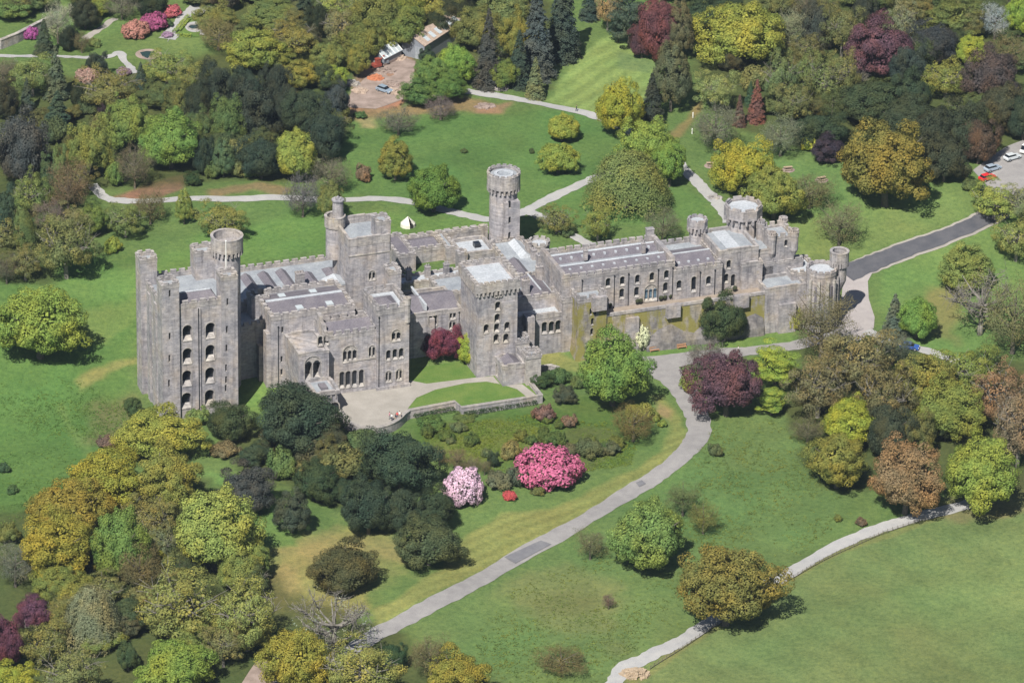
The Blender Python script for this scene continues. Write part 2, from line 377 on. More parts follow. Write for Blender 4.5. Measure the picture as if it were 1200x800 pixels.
ribbon('lower_drive', [(760,428),(800,421),(840,415),(880,411),(930,405),(965,395),(995,380)], [8,6,4.6,4.2,4.2,4.4,5], M_DRIVE, .10)
sheet('asphalt_patch', [(591,653),(604,660.5),(646,638),(634,633.5)], M_PATCH, None, .17)
sheet('asphalt_patch', [(745,566),(752,563),(757,567),(749,571)], M_PATCH, None, .17)
sheet('gate_forecourt', [(975,400),(984,370),(988,330),(992,318),(1018,313),(1024,317),(1017,330),(1018,350),(1025,372),(1024,385),(1010,398),(990,405)], M_PINKGR, None, .13)
ribbon('road_verge', [(985,322),(1010,313),(1035,304),(1068,291),(1130,268),(1180,243),(1215,224)], 6.5, M_GRAVEL, .07)
ribbon('asphalt_road', [(988,321),(1010,313),(1035,304),(1068,291),(1130,268),(1180,243),(1215,224)], [7.5,5.8,5.2,5.0,4.9,4.8,4.8], M_ROAD, .17)
sheet('car_park', [(1140,200),(1158,186),(1180,172),(1215,160),(1215,240),(1185,236),(1160,222)], M_DRIVE, None, .12)
ribbon('park_path', [(108,216),(116,226),(128,233),(150,236),(250,233),(340,232),(440,233),(500,241),(545,252),(575,257),(612,249),(640,235),(690,212),(725,196),(760,178)], 2.9, M_PATH, .07)
ribbon('park_path', [(535,106),(580,112),(640,123),(700,137),(740,155),(775,175),(800,197),(825,222),(845,243),(856,262)], [3,3,3,3,3,3.2,3.2,3.2,3.2,3.2], M_PATH, .09)
ribbon('park_path', [(618,248),(632,254),(655,267),(690,287),(725,305)], 2.6, M_PATH, .11)
ribbon('field_path', [(712,815),(730,784),(756,771),(800,750),(826,733),(870,705),(910,680),(960,651),(1020,623),(1070,607),(1112,597),(1150,585)], 3.5, M_PATH, .07)
ribbon('park_path', [(1015,388),(1040,398),(1075,408),(1118,423),(1160,445),(1215,480)], 2.6, M_PATH, .15)
ribbon('garden_path', [(-10,65),(40,66),(85,67),(125,67),(140,62),(146,72),(160,86)], 1.8, M_PATH, .07)
ribbon('garden_path', [(98,46),(115,36),(135,22)], 2.0, M_GRAVEL, .07)
ribbon('garden_path', [(196,46),(215,25),(232,8)], 4.2, M_PATH, .06)
sheet('garden_court', [(196,50),(200,40),(240,42),(250,8),(228,6),(205,38)], M_PATH, None, .1)
sheet('brown_track', [(300,775),(330,772),(345,800),(280,806)], M_SOIL, None, .06)
sheet('works_yard', [(403,126),(412,108),(432,88),(470,66),(487,72),(484,100),(474,116),(440,128)], M_SOIL, None, .08)
# terrace before the castle: raised lawn and gravel sweep
TZ = 1.2
terr_px = [(401,487),(408,496),(420,501.5),(432,503.5),(446,502.5),(458,499),(468,493),(474,487),(480,483.5),(533,473),(541,480.5),(610,470),(633,466),(617,447),(600,405),(480,420),(400,430),(384,470)]
mb = MB(); tp = [P(x, y, TZ)[:2] for x, y in terr_px]; mb.prism([tuple(p) for p in tp], -2.5, TZ)
tag(mb.build('terrace_lawn', M_LAWN), None, None, None, 'structure')
sheet('forecourt_gravel', [(396,456),(442,452),(482,446),(500,449.5),(560,442),(578,441),(586,450),(570,447),(545,449),(510,456.5),(488,466),(479,477),(474,486),(467,492),(457,498),(446,501.5),(432,502.5),(420,500.5),(408,495),(401,486),(392,470)], M_GRAVEL, TZ, .03)
sheet('terrace_walk', [(590,451),(612,450),(631,465),(620,467),(606,456)], M_GRAVEL, TZ, .03)

mb = MB(); mb.box((-1500, -1450, -12), (1500, 700, 620)); hzo = mb.build('haze', hz); tag(hzo, None, None, None, 'stuff')

# rough tufts over the unmown meadow
def tufts(name, poly, n, seed, col):
    r = np.random.default_rng(seed); W = np.array([G(*q)[:2] for q in poly]); lo, hi = W.min(0), W.max(0)
    p = r.uniform(lo, hi, (n*3, 2)); p = p[sdist(p[:, 0], p[:, 1], [tuple(q) for q in W]) > 0]
    dens = fbm(p[:, 0], p[:, 1], 11, seed+5); p = p[r.random(len(p)) < np.clip((dens-.38)*4, .08, 1)][:n]
    rep = 5; q = np.repeat(p, rep, 0)+r.normal(size=(len(p)*rep, 2))*.22; z = H(q[:, 0], q[:, 1])+r.uniform(.02, .22, len(q))
    nor = np.stack([r.normal(size=len(q))*.5, r.normal(size=len(q))*.5, np.ones(len(q))], 1); nor /= np.linalg.norm(nor, axis=1)[:, None]
    me_ = quads_mesh(name, np.column_stack([q, z]), nor, r.uniform(.08, .2, len(q)), r, [M_LEAF]); o = bpy.data.objects.new(name, me_); COL.objects.link(o); o.color = (*hexc(col, 1.0), 1); tag(o, None, None, None, 'stuff')
# ------------------------------------------------------------------ the castle: parts are towers and ranges, sub-parts their windows, roofs, parapets
castle = empty('castle', (ORG[0], ORG[1], 0), CA)
tag(castle, 'long grey stone castle with many battlemented towers on the park lawns', 'castle')
CUT = []
def outline(w_, h_, arch, n=8):
    if not arch: return [(-w_/2, 0), (w_/2, 0), (w_/2, h_), (-w_/2, h_)]
    r = w_/2; hs = max(h_-r, .05)
    return [(-r, 0), (r, 0)]+[(r*math.cos(a), hs+r*math.sin(a)) for a in [math.pi*i/n for i in range(n+1)]]
AX = {'f': ((1,0), (0,-1)), 'l': ((0,-1), (-1,0)), 'r': ((0,1), (1,0)), 'b': ((-1,0), (0,1))}
def opening(part, face, c, zc, w_, h_, at_, arch=True, depth=.55, lights=1, style='plain', also=()):
    """cuts a recess into a part and fills it with one window; c along the wall, zc the middle height, at_ the wall plane"""
    t, n = AX[face]
    base = (c, at_) if face in 'fb' else (at_, c)
    z0 = zc-h_/2
    def q(a, z, d): return (base[0]+t[0]*a+n[0]*d, base[1]+t[1]*a+n[1]*d, z0+z)
    ol = outline(w_, h_, arch); k = len(ol)
    cut = MB(); cut.add([q(a, z, .5) for a, z in ol]+[q(a, z, -depth) for a, z in ol],
        [list(range(k)), list(range(k, 2*k))[::-1]]+[(i, k+i, k+(i+1) % k, (i+1) % k) for i in range(k)])
    CUT.append((part, cut))
    for extra_ in also: CUT.append((extra_, cut))
    mb = MB(); e = depth-.04
    mb.add([q(a*.999, z, -e) for a, z in ol], [list(range(k))], 1)
    # dressed surround standing proud of the wall
    s = 1+.42/w_; so_ = [(a*s, z if i < 2 else z+.2) for i, (a, z) in enumerate(ol)]
    vs = [q(a, z, .07) for a, z in ol]+[q(a, z, .07) for a, z in so_]+[q(a, z, -.1) for a, z in so_]+[q(a, z, -.12) for a, z in ol]
    fs = []
    for i in range(1, k):
        j = (i+1) % k; fs += [(i, j, k+j, k+i), (k+i, k+j, 2*k+j, 2*k+i), (j, i, 3*k+i, 3*k+j)]
    if style != 'slit': mb.add(vs, fs, 0)
    if style == 'slit':
        mb.add([q(-w_/2, 0, .03), q(w_/2, 0, .03), q(w_/2, .02, -e), q(-w_/2, .02, -e)], [(0,1,2,3)], 0)
    else:      # sloping sill
        hs = h_*(.2 if style == 'splay' else .12)
        a0, a1 = -w_/2+.01, w_/2-.01
        mb.add([q(a0, 0, .12), q(a1, 0, .12), q(a1, hs, -e+.02), q(a0, hs, -e+.02), q(a0, -.15, .12), q(a1, -.15, .12), q(a1, -.15, -.02), q(a0, -.15, -.02)], [(0,1,2,3), (4,5,1,0), (4,0,7), (5,6,1)], 0)
    if lights > 1:
        for i in range(1, lights):
            a = -w_/2+w_*i/lights; hh = h_-.15 if abs(i-lights/2) < .6 or not arch else h_-w_*.22
            mb.add([q(a-.11, .1, -.1), q(a+.11, .1, -.1), q(a+.11, hh, -.1), q(a-.11, hh, -.1), q(a-.11, .1, -e), q(a+.11, .1, -e), q(a+.11, hh, -e), q(a-.11, hh, -e)],
                   [(0,1,2,3), (1,5,6,2), (4,0,3,7)], 0)
        if arch:   # solid tympanum above the lights
            zt = h_-w_*.46
            top = [(a, z) for a, z in ol[2:] if z > zt+.02]
            if len(top) > 2:
                g = [q(a, z, -.14) for a, z in [(w_/2*.98, zt)]+top+[(-w_/2*.98, zt)]]; mb.add(g, [list(range(len(g)))], 0)
                for i in range(lights):     # small arched heads
                    a = -w_/2+w_*(i+.5)/lights; r = w_/lights*.33
                    g = [q(a+r*math.cos(x), zt+r*.9*math.sin(x)-.02, -.12) for x in [math.pi*j/6 for j in range(7)]]; mb.add(g, [list(range(7))], 1)
    nm = 'arrow_slit' if style == 'slit' else 'window'
    return mb.build(nm, [M_DRESS, M_GLASS], part)
def offs(poly, d):
    n = len(poly); out = []
    for i in range(n):
        p0, p1, p2 = poly[i-1], poly[i], poly[(i+1) % n]
        e1 = (p1[0]-p0[0], p1[1]-p0[1]); e2 = (p2[0]-p1[0], p2[1]-p1[1])
        l1 = math.hypot(*e1); l2 = math.hypot(*e2); n1 = (e1[1]/l1, -e1[0]/l1); n2 = (e2[1]/l2, -e2[0]/l2)
        s = 1+n1[0]*n2[0]+n1[1]*n2[1]; out.append((p1[0]+d*(n1[0]+n2[0])/s, p1[1]+d*(n1[1]+n2[1])/s))
    return out
def rect(u0, v0, u1, v1): return [(u0, v0), (u1, v0), (u1, v1), (u0, v1)]
def circ(c, r, n=24, ph=0): return [(c[0]+r*math.cos(2*math.pi*i/n+ph), c[1]+r*math.sin(2*math.pi*i/n+ph)) for i in range(n)]
def parapet(part, poly, zr, ztop, th=.55, over=.06, mer=1.3, gap=.75, crest=.55, corbels=False, mat=None, round_=False, drop=.25):
    mb = MB(); o = offs(poly, over); i_ = offs(poly, over-th); zw = ztop-crest
    mb.ring(o, i_, zr-drop, zw)
    mb.ring(offs(poly, over+.05), offs(poly, over-th-.05), zw-.12, zw+.02)
    n = len(poly)
    om = offs(poly, over-th/2)
    if round_:
        step = max(1, n//12)
        for a in range(0, n, 2*step if n >= 24 else 2):
            for b in range(a, a+(step if n >= 24 else 1)):
                p, q = om[b % n], om[(b+1) % n]; d = (q[0]-p[0], q[1]-p[1]); L = math.hypot(*d); t = (d[0]/L, d[1]/L)
                mb.obox(((p[0]+q[0])/2, (p[1]+q[1])/2), t, (t[1], -t[0]), L*1.02, th-.03, zw-.05, ztop)
    else:
        for a in range(n):
            p, q = om[a], om[(a+1) % n]; d = (q[0]-p[0], q[1]-p[1]); L = math.hypot(*d); t = (d[0]/L, d[1]/L)
            m = max(1, round((L+gap)/(mer+gap))); pitch = (L-th+gap)/m if m > 1 else 0
            ml = min(pitch-gap, 3) if m > 1 else min(mer, L*.6)
            if ml < .3: ml = .5
            for j in range(m):
                s = (-L/2+th*.5+ml/2+j*pitch) if m > 1 else 0
                c = ((p[0]+q[0])/2+t[0]*s, (p[1]+q[1])/2+t[1]*s)
                hj = random.uniform(-.06, .06)
                mb.obox(c, t, (t[1], -t[0]), ml, th-.03, zw-.05, ztop+hj)
                mb.obox(c, t, (t[1], -t[0]), ml+.1, th+.09, ztop+hj, ztop+hj+.1)
    if corbels:
        oc = offs(poly, over-.13)
        for a in range(n):
            p, q = oc[a], oc[(a+1) % n]; d = (q[0]-p[0], q[1]-p[1]); L = math.hypot(*d); t = (d[0]/L, d[1]/L)
            m = max(1, int(L/.95))
            for j in range(m):
                s = (j+.5)/m*L; c = (p[0]+t[0]*s-t[1]*-.0, p[1]+t[1]*s)
                c = (c[0]-t[1]*.22, c[1]+t[0]*.22)
                mb.obox(c, t, (t[1], -t[0]), .42, .75, zr-drop-.85, zr-drop+.02)
    return mb.build('parapet', mat or M_COPE, part)
def block(name, poly, ztop, z0=-2, ph=1.4, mat=None, roof=M_LEAD, par=True, roofz=None, parent=None, sc=None, **kw):
    mb = MB(); zr = ztop-ph
    mb.prism(poly, z0, zr, top=sc)
    o = mb.build(name, mat or M_STONE, parent or castle)
    if par: parapet(o, sc or poly, zr, ztop, **kw)
    if roof:
        r = MB(); r.prism(offs(sc or poly, -.62), zr-.1, zr+.07); r.build('roof', roof, o)
    return o
def gable(part, u0, v0, u1, v1, ze, zr, along='u', mat=None, hip=0., ridge=True):
    mb = MB()
    if along == 'u':
        m = (v0+v1)/2; vs = [(u0,v0,ze),(u1,v0,ze),(u1,v1,ze),(u0,v1,ze),(u0+hip,m,zr),(u1-hip,m,zr)]
        fs = [(0,1,5,4),(2,3,4,5),(1,2,5),(3,0,4),(3,2,1,0)]
    else:
        m = (u0+u1)/2; vs = [(u0,v0,ze),(u1,v0,ze),(u1,v1,ze),(u0,v1,ze),(m,v0+hip,zr),(m,v1-hip,zr)]
        fs = [(1,2,5,4),(3,0,4,5),(0,1,4),(2,3,5),(3,2,1,0)]
    mb.add(vs, fs)
    o = mb.build('slate_roof', mat or M_SLATE, part)
    if ridge:
        r = MB(); a, b = vs[4], vs[5]; r.tube((a[0], a[1], a[2]+.03), (b[0], b[1], b[2]+.03), .2, .2, 6); r.build('ridge', M_PALE, part)
    return o
def boxes(name, part, L, mat):
    mb = MB()
    for a, b in L: mb.box(a, b)
    return mb.build(name, mat, part)
def lights(part, L, mat=None, name='roof_light'):
    for a, b in L:
        mb = MB(); mb.box(a, b); mb.build(name, mat or M_SKYL, part)
def chimney(part, u, v, z0, z1, w_=1.1, d_=.9, pots=2):
    mb = MB(); mb.box((u-w_/2, v-d_/2, z0), (u+w_/2, v+d_/2, z1)); mb.box((u-w_/2-.1, v-d_/2-.1, z1), (u+w_/2+.1, v+d_/2+.1, z1+.2))
    for i in range(pots): mb.tube((u-w_/2+w_*(i+.5)/pots, v, z1+.2), (u-w_/2+w_*(i+.5)/pots, v, z1+.75), .16, .13, 6)
    return mb.build('chimney', M_STONEW, part)
def fwin(part, v, L, w_, h_, **kw):
    for p in L:
        u, z = FZ(p[0], p[1], v); opening(part, 'f', u, z, w_, h_, v, **kw)
def lwin(part, u, L, w_, h_, **kw):
    for p in L:
        v, z = LZ(p[0], p[1], u); opening(part, 'l', v, z, w_, h_, u, **kw)

# ---- keep
keep = block('keep', rect(.35, .35, 16.3, 16.4), 27.8, ph=1.5, roof=M_LEAD)
fwin(keep, .35, [(219.5,390),(219.5,417),(219,443),(218.5,469)], 2.1, 3.7, depth=1.3, style='splay')
fwin(keep, .35, [(246.5,387),(246.3,413),(246,439.5),(245.6,465.5)], 2.1, 3.7, depth=1.3, style='splay')
gable(keep, 4.4, 1.4, 13.2, 7.4, 26.45, 28.0, 'u', M_SLATE, 1.2)
boxes('pilaster', keep, [((8.0,.02,-1),(8.6,.36,25.9))], M_STONE)
boxes('pilaster', keep, [((.03,4.6,-1),(.36,6.2,25.9)), ((.04,9.6,-1),(.36,11.4,25.9))], M_STONE)
for (px_, L) in ((8.1, 26), (13.35, 26)):
    mb = MB(); mb.tube((px_, -.06 if px_ < 9 else .25, 0), (px_, -.06 if px_ < 9 else .25, L), .09, .09, 6); mb.build('drainpipe', M_GLASS, keep)
def turret(name, u0, v0, u1, v1, z, z0=-2, mat=None, ph=1.1, **kw):
    return block(name, rect(u0, v0, u1, v1), z, z0, ph, mat, M_LEAD, mer=1.2, gap=.9, crest=.35, th=.5, **kw)
t1 = turret('corner_turret', 0, -.35, 3.8, 3.6, 33); t2 = turret('corner_turret', 13.2, -.3, 16.75, 3.5, 33)
t3 = turret('corner_turret', -.8, 13.2, 2.9, 17, 33)
fwin(t1, -.35, [(199,344),(199,394),(198.6,420),(198.2,449),(197.6,474)], .42, 1.7, arch=False, depth=.5, style='slit')
fwin(t2, -.3, [(266.6,354),(266,386),(265.5,408),(265,431),(265,445),(264.5,455)], .42, 1.7, arch=False, depth=.5, style='slit')
fwin(t3, 13.2, [(174,306)], .5, .9, depth=.4, style='slit')
lwin(t1, 0, [(184,340)], .4, 1.6, arch=False, depth=.4, style='slit')
lwin(keep, .35, [(178.5,400.5),(178.3,427),(178,453.5),(178.5,372)], .6, 1.3, depth=.5, style='slit')
lwin(t3, -.8, [(160.5,330),(160.5,370),(160.8,410)], .4, 1.4, arch=False, depth=.4, style='slit')
t4 = turret('stair_turret', 11.3, 12.5, 15.6, 16.7, 33.2)
def round_tower(name, c, r, z0, zt, ph, rp, n=24, mat=None, roof=M_LEAD, mer=True, corb=True, crest=.6, drop=.9, ph0=0, rz=0.):
    mb = MB(); poly = circ(c, r, n, ph0); zr = zt-ph; mb.prism(poly, z0, zr); o = mb.build(name, mat or M_STONE, castle)
    pp = circ(c, rp, n, ph0); q = MB(); th = .5; zw = zt-(crest if mer else 0)
    q.ring(pp, offs(pp, -th), zr-drop, zw); q.ring(offs(pp, .07), offs(pp, -th-.07), zw-.15, zw+.03)
    q.prism(offs(pp, -th), zr-drop, zr-drop+.2)
    if mer:
        m = n if n < 16 else n//2
        om = circ(c, rp-th/2, m, ph0+math.pi/m if n < 16 else ph0)
        for i in range(0, m, 1):
            a = 2*math.pi*i/m+(ph0+math.pi/m if n < 16 else ph0); rr = (rp-th/2)*(math.cos(math.pi/m) if n < 16 else 1)
            ce = (c[0]+rr*math.cos(a), c[1]+rr*math.sin(a))
            q.obox(ce, (-math.sin(a), math.cos(a)), (math.cos(a), math.sin(a)), 2*math.pi*rp/m*.58, th-.04, zw-.05, zt)
    if corb:
        m = 22 if n > 12 else 16
        for i in range(m):
            a = 2*math.pi*(i+.5)/m; rr = (r+rp)/2-.05
            q.obox((c[0]+rr*math.cos(a), c[1]+rr*math.sin(a)), (-math.sin(a), math.cos(a)), (math.cos(a), math.sin(a)), .42, (rp-r)+.15, zr-drop-1.0, zr-drop+.03)
    q.build('parapet', M_COPE if mat is None else mat, o)
    rf = MB(); rf.prism(circ(c, rp-.6, n, ph0), zr-.2, zr+.06+rz); rf.build('roof', roof, o)
    return o
rt = round_tower('round_turret', (18.2, 12.2), 2.9, -2, 36.3, 2.2, 3.5, 32, mer=False, crest=0, roof=M_STONEW)
mb = MB(); mb.tube((15.7, 4.6, 26), (15.7, 4.6, 38.6), .14, .1, 8); mb.tube((15.7, 4.6, 38.6), (15.7, 4.6, 38.8), .2, .05, 8); mb.build('flagpole', M_WHITE, keep)

# ---- link and hall
link = block('link_range', rect(16.0, 12.4, 27.2, 37), 14.6, mat=M_STONE)
back = block('rear_range', rect(18.0, 20.5, 52.5, 37.3), 16.2, ph=1.3, roof=M_LEAD)
for i in range(3): gable(back, 27.6+i*4.1, 22.2, 30.2+i*4.1, 34.5, 14.95, 16.0, 'v', M_SLATE, .5, False)
gable(back, 40.8, 26, 43.6, 32, 14.95, 15.8, 'v', M_SLATE, .8, False); gable(back, 46, 27.5, 49.2, 33, 14.95, 15.6, 'v', M_SLATE, .8, False)
boxes('roof_lantern', back, [((43.6,20.6,14.8),(48.8,24.4,16.6))], M_PALE)
gable(back, 43.4, 20.4, 49.0, 24.6, 16.6, 17.6, 'v', M_PALE, 0, False)
chimney(back, 38.8, 25.5, 14.9, 18.3, 1.8, 1.5, 3)
hall = block('great_hall', rect(26.6, 7.5, 45.5, 20.6), 18.2, ph=1.2, th=.7, crest=.35)
mb = MB(); mb.add([(27.4,8.2,17.05),(44.8,8.2,17.05),(44.8,13.8,18.3),(27.4,13.8,18.3)], [(0,1,2,3)]); mb.build('slate_roof', M_SLATE, hall)
mb = MB(); mb.add([(27.4,14.6,18.3),(44.8,14.6,18.3),(44.8,19.9,17.05),(27.4,19.9,17.05)], [(0,1,2,3)]); mb.build('slate_roof', M_SLATE, hall)
gr = MB(); gr.box((27.5, 13.7, 17.0), (44.7, 14.7, 18.36)); gr.build('gutter', M_PALE, hall)
for (a, b, zz) in ((31.2, 16.6, 17.85), (38.3, 16.6, 17.85), (33.2, 10.6, 17.65), (40, 10.6, 17.65)):
    mb = MB(); mb.box((a, b-.9, zz-.35), (a+1.5, b+1.1, zz+.12)); mb.build('roof_light', M_SKYL, hall)
lw = block('hall_turret', rect(25.0, 16.5, 29, 20.2), 18.6, z0=13.2, ph=1.0, roof=None, crest=.3)
boxes('buttress', hall, [((25.7,7.9,-2),(26.7,10.5,13.5))], M_STONEW); boxes('buttress', hall, [((24.8,10.6,-2),(26.7,12.6,9.5))], M_STONEW)
fwin(hall, 7.5, [(331,386.5),(330,421),(330,436)], .5, 1.5, arch=False, depth=.45, style='slit')
fac = block('entrance_front', rect(36.4, -.7, 47.9, 7.6), 16.2, ph=1.6, roof=None, crest=.8)
gable(fac, 36.9, -.1, 47.6, 7.4, 14.65, 16.6, 'u', M_SLATE, 0, False)
fwin(fac, -.7, [(410,414.5)], 3.2, 3.9, lights=3, depth=.7); fwin(fac, -.7, [(436,412)], 1.5, 3.0, depth=.6, lights=2)
fwin(fac, -.7, [(400.6,445),(407.8,444.2),(415.4,443.3),(423.4,442.5)], 1.15, 4.0, depth=.6)
fwin(fac, -.7, [(375.5,399.5),(382.5,398.3)], 1.1, 2.3, depth=.6)
boxes('string_course', fac, [((41.5,-.86,8.6),(47.75,-.6,8.85))], M_DRESS)
boxes('stepped_gable', fac, [((36.3,1.2,14.4),(37.1,3.4,17.2)), ((36.3,3.5,14.4),(37.1,5.6,18.2))], M_COPE)
bay = block('porch_bay', rect(29.6, -2.9, 36.35, 7.7), 13.4, ph=.5, crest=.1, roof=M_STONEW, mer=20)
fwin(bay, -2.9, [(366.5,431)], 3.6, 5.6, depth=2.0, lights=2)
lwin(bay, 29.6, [(337,430),(337,445)], .6, 1.5, depth=.4, style='slit')
por = block('entrance_porch', rect(31.3, -9.3, 36.3, -2.8), 6.9, ph=.7, crest=.15, mer=20, over=.35, roof=M_LEAD)
boxes('porch_lantern', por, [((33.1,-7.6,6.1),(34.6,-5.2,6.85))], M_SLATE)
fwin(por, -9.3, [(392,480)], 2.0, 3.6, depth=.5)
mb = MB()
for i in range(5): mb.box((31.45+i*1.05, -9.52, 4.9), (31.75+i*1.05, -9.25, 5.95))
mb.build('balustrade', M_DRESS, por)
tA = block('south_tower', rect(47.7, -1.5, 55.0, 8.4), 21.3, ph=2.0, crest=.9, mer=1.5, roof=M_SLATE)
boxes('plinth', tA, [((47.5,-1.85,0),(55.25,-1.4,1.9))], M_STONEW)
rf = MB(); rf.prism(rect(49, -.3, 53.8, 7.2), 19.3, 20.5, top=rect(51.2, 2.8, 51.6, 4)); rf.build('slate_roof', M_SLATE, tA)
boxes('lead_gutter', tA, [((48.4,6.5,19.3),(54.3,7.7,19.8)), ((53.4,-.8,19.3),(54.3,7.6,19.78))], M_PALE)
ct = round_tower('angle_turret', (54.6, -1.1), .75, 16.5, 22.2, .7, .85, 12, mer=False, corb=False, mat=M_COPE)
fwin(tA, -1.5, [(464.3,393)], 2.1, 2.7, lights=2, depth=.6); fwin(tA, -1.5, [(455.2,416.2),(462.8,414.9),(470.2,413.8)], 1.1, 2.5, depth=.6)
fwin(tA, -1.5, [(455.4,441),(467.6,439)], 1.4, 2.7, lights=2, depth=.6)
# ---- square tower behind the hall with its tall round chimney shaft
tR = block('north_tower', rect(47.6, 18, 57.0, 29.5), 28.6, ph=1.7, crest=.1, mer=30)
fwin(tR, 18, [(436,322.8)], 1.5, 2.3, depth=.6, lights=2)
tr2 = block('tower_turret', rect(54.3, 18.9, 57.5, 23), 31.6, 24, .8, roof=M_LEAD, crest=.3)
boxes('string_course', tR, [((47.5,17.86,24.3),(57.1,18.1,24.6))], M_DRESS)
rc = round_tower('round_turret', (47.6, 27.9), 2.0, 20, 30.0, 1.6, 2.3, 20, mer=False, corb=False)
mb = MB(); mb.tube((48.2, 27.6, 27), (48.2, 27.6, 33.6), 1.3, 1.15, 20); mb.tube((48.2, 27.6, 33.6), (48.2, 27.6, 33.9), 1.4, 1.4, 20)
for i in range(5): mb.tube((48.2+.7*math.cos(i*1.257), 27.6+.7*math.sin(i*1.257), 33.9), (48.2+.7*math.cos(i*1.257), 27.6+.7*math.sin(i*1.257), 34.3), .25, .2, 7)
mb.build('round_chimney', M_STONE, tR)
st_ = block('north_stair', rect(55.6, 14.2, 58.4, 18.3), 21.5, ph=.8, roof=M_LEAD, crest=.3)
# ---- range between the towers
mid = block('dining_range', rect(54.8, 8.8, 70.6, 20.5), 13.0, ph=.8, roof=None, crest=.1, mer=40)
gable(mid, 55, 9.5, 70.4, 20, 12.3, 14.4, 'u', M_SLATE, 0, False)
boxes('roof_seam', mid, [((62.4,9.9,12.9),(62.9,14.4,14.4)), ((62.4,14.5,13.6),(62.9,19.8,14.3))], M_PALE)
fwin(mid, 8.8, [(507.3,373.5)], 2.0, 3.4, lights=2, depth=.6); fwin(mid, 8.8, [(530.6,369),(543.5,366.8),(530.2,380.4),(543,378.7)], 1.5, 2.1, lights=2, depth=.5)
boxes('buttress', mid, [((63.1,8.3,0),(64.2,8.9,11.5))], M_STONEW)
# ---- tall square tower in the middle
tB = block('middle_tower', rect(70.3, -2.4, 79.4, 8.7), 23.9, ph=1.0, crest=.3, mer=1.0, gap=.5, over=.5, th=.6, corbels=True, roof=M_PALE, drop=1.3)
tBp = boxes('pilaster', tB, [((73.2,-2.62,-1),(79.38,-1.2,18.6))], M_STONE)
fwin(tBp, -2.62, [(583.4,358.6),(582.6,372.8),(582,383.8),(594.2,382.4),(581.4,396.6),(592.8,396)], 1.25, 2.2, depth=.9, also=(tB,))
fwin(tB, -2.4, [(569.8,385.2)], 1.25, 2.2, depth=.9)
fwin(tBp, -2.62, [(581.4,344.9),(584.2,344.5),(587,344.1)], .42, 1.4, depth=.5, also=(tB,))
pc = block('low_porch', rect(74.3, -8.0, 79.5, -2.3), 6.1, ph=.9, crest=.1, mer=30, roof=None)
gable(pc, 74.9, -7.5, 79.3, -2.4, 5.25, 6.4, 'v', M_SLATE, .3, False)
lwin(pc, 74.3, [(582.5,434)], 1.3, 2.8, depth=.5)
p2 = block('gate_passage', rect(79.4, -6.6, 82.1, 1), 7.4, ph=.6, crest=.1, mer=30, roof=M_SLATE)
p3 = block('small_turret', rect(79.3, -9.3, 82.6, -6.1), 8.8, ph=1.0, crest=.6, mer=.7, gap=.4, mat=M_DRESS, over=.15)
p4 = block('small_turret', rect(79.1, -2.8, 82.2, .4), 9.4, ph=1.0, crest=.6, mer=.7, gap=.4, mat=M_DRESS, over=.15)
# ---- low range with three windows, roofs behind
lowr = block('low_range', rect(79.3, 5.0, 94.2, 13), 10.6, ph=1.0, roof=M_PALE, crest=.2, mer=30)
fwin(lowr, 5, [(638,384),(646.2,383.4),(654,382)], 1.3, 2.9, depth=.6)
boxes('wall_pier', lowr, [((83.4,2.6,-1),(85.4,5.1,11.4))], M_STONE); boxes('wall_pier', lowr, [((81.2,3.8,-1),(83.3,5.1,8.6))], M_STONE)
inn = block('inner_range', rect(79.0, 9.6, 93.5, 21), 13.2, ph=1.1, roof=M_LEAD, crest=.5)
gable(inn, 80, 10.6, 86.6, 20.3, 12.15, 13.6, 'v', M_SLATE, .6); gable(inn, 87, 10.6, 92.6, 20.3, 12.15, 13.4, 'v', M_SLATE, .6)
chimney(inn, 86.7, 12.5, 12, 15.6, 1.6, 1.0, 3); chimney(inn, 92, 18.5, 12, 15.4, 1.4, 1.0, 3)
tE = block('lichen_tower', rect(94.9, 1.2, 101.6, 6.4), 15.4, ph=1.3, crest=.8, mer=1.4, mat=M_LICH, roof=M_LEAD)
skirt = MB(); skirt.prism(rect(94.3, .5, 102.2, 6.3), -2, 5.5, top=rect(94.92, 1.17, 101.57, 6.3)); skirt.build('battered_base', M_LICH, tE)
fwin(tE, 1.2, [(692.6,365.2),(697.2,364.6),(694.3,376.8),(693.6,388.8)], .7, 1.7, depth=.6, style='slit')
boxes('garderobe', tE, [((97.9,.1,11.9),(101.2,1.3,15.2))], M_STONEW)
tE2 = block('lichen_wing', rect(92.5, 4.8, 95.0, 12), 13.8, ph=1.0, mat=M_STONEW, crest=.4)
# ---- east wing on its retaining terrace
ew = block('stable_wing', rect(92.8, 6.0, 119.2, 20), 18.7, ph=1.2, mat=M_STONEW, roof=M_LEAD, crest=.7, th=.6, mer=1.4, gap=.5)
gable(ew, 93.6, 6.8, 118.2, 13.6, 17.45, 18.9, 'u', M_SLATE, 0); gable(ew, 93.6, 13.7, 118.2, 19.3, 17.45, 18.6, 'u', M_SLATE, 0)
for i in range(9):
    for v_, z_ in ((8.9, 18.3), (15, 18.1)):
        mb = MB(); mb.box((95.5+i*2.6, v_, z_-.15), (96.0+i*2.6, v_+.6, z_+.3)); mb.build('roof_vent', M_PALE, ew)
chimney(ew, 101, 13.6, 18, 20.2, .8, .8, 1); chimney(ew, 114.5, 13.2, 18, 20.2, .8, .8, 1)
chimney(ew, 118.3, 19.2, 17, 20.6, 1.6, 1.2, 0)
gb = MB(); gb.box((118.3, 6.3, 17), (119.35, 19.8, 19.4)); gb.build('gable_wall', M_STONEW, ew); gb = MB(); gb.box((92.7, 6.3, 17), (93.6, 19.8, 19.3)); gb.build('gable_wall', M_STONEW, ew)
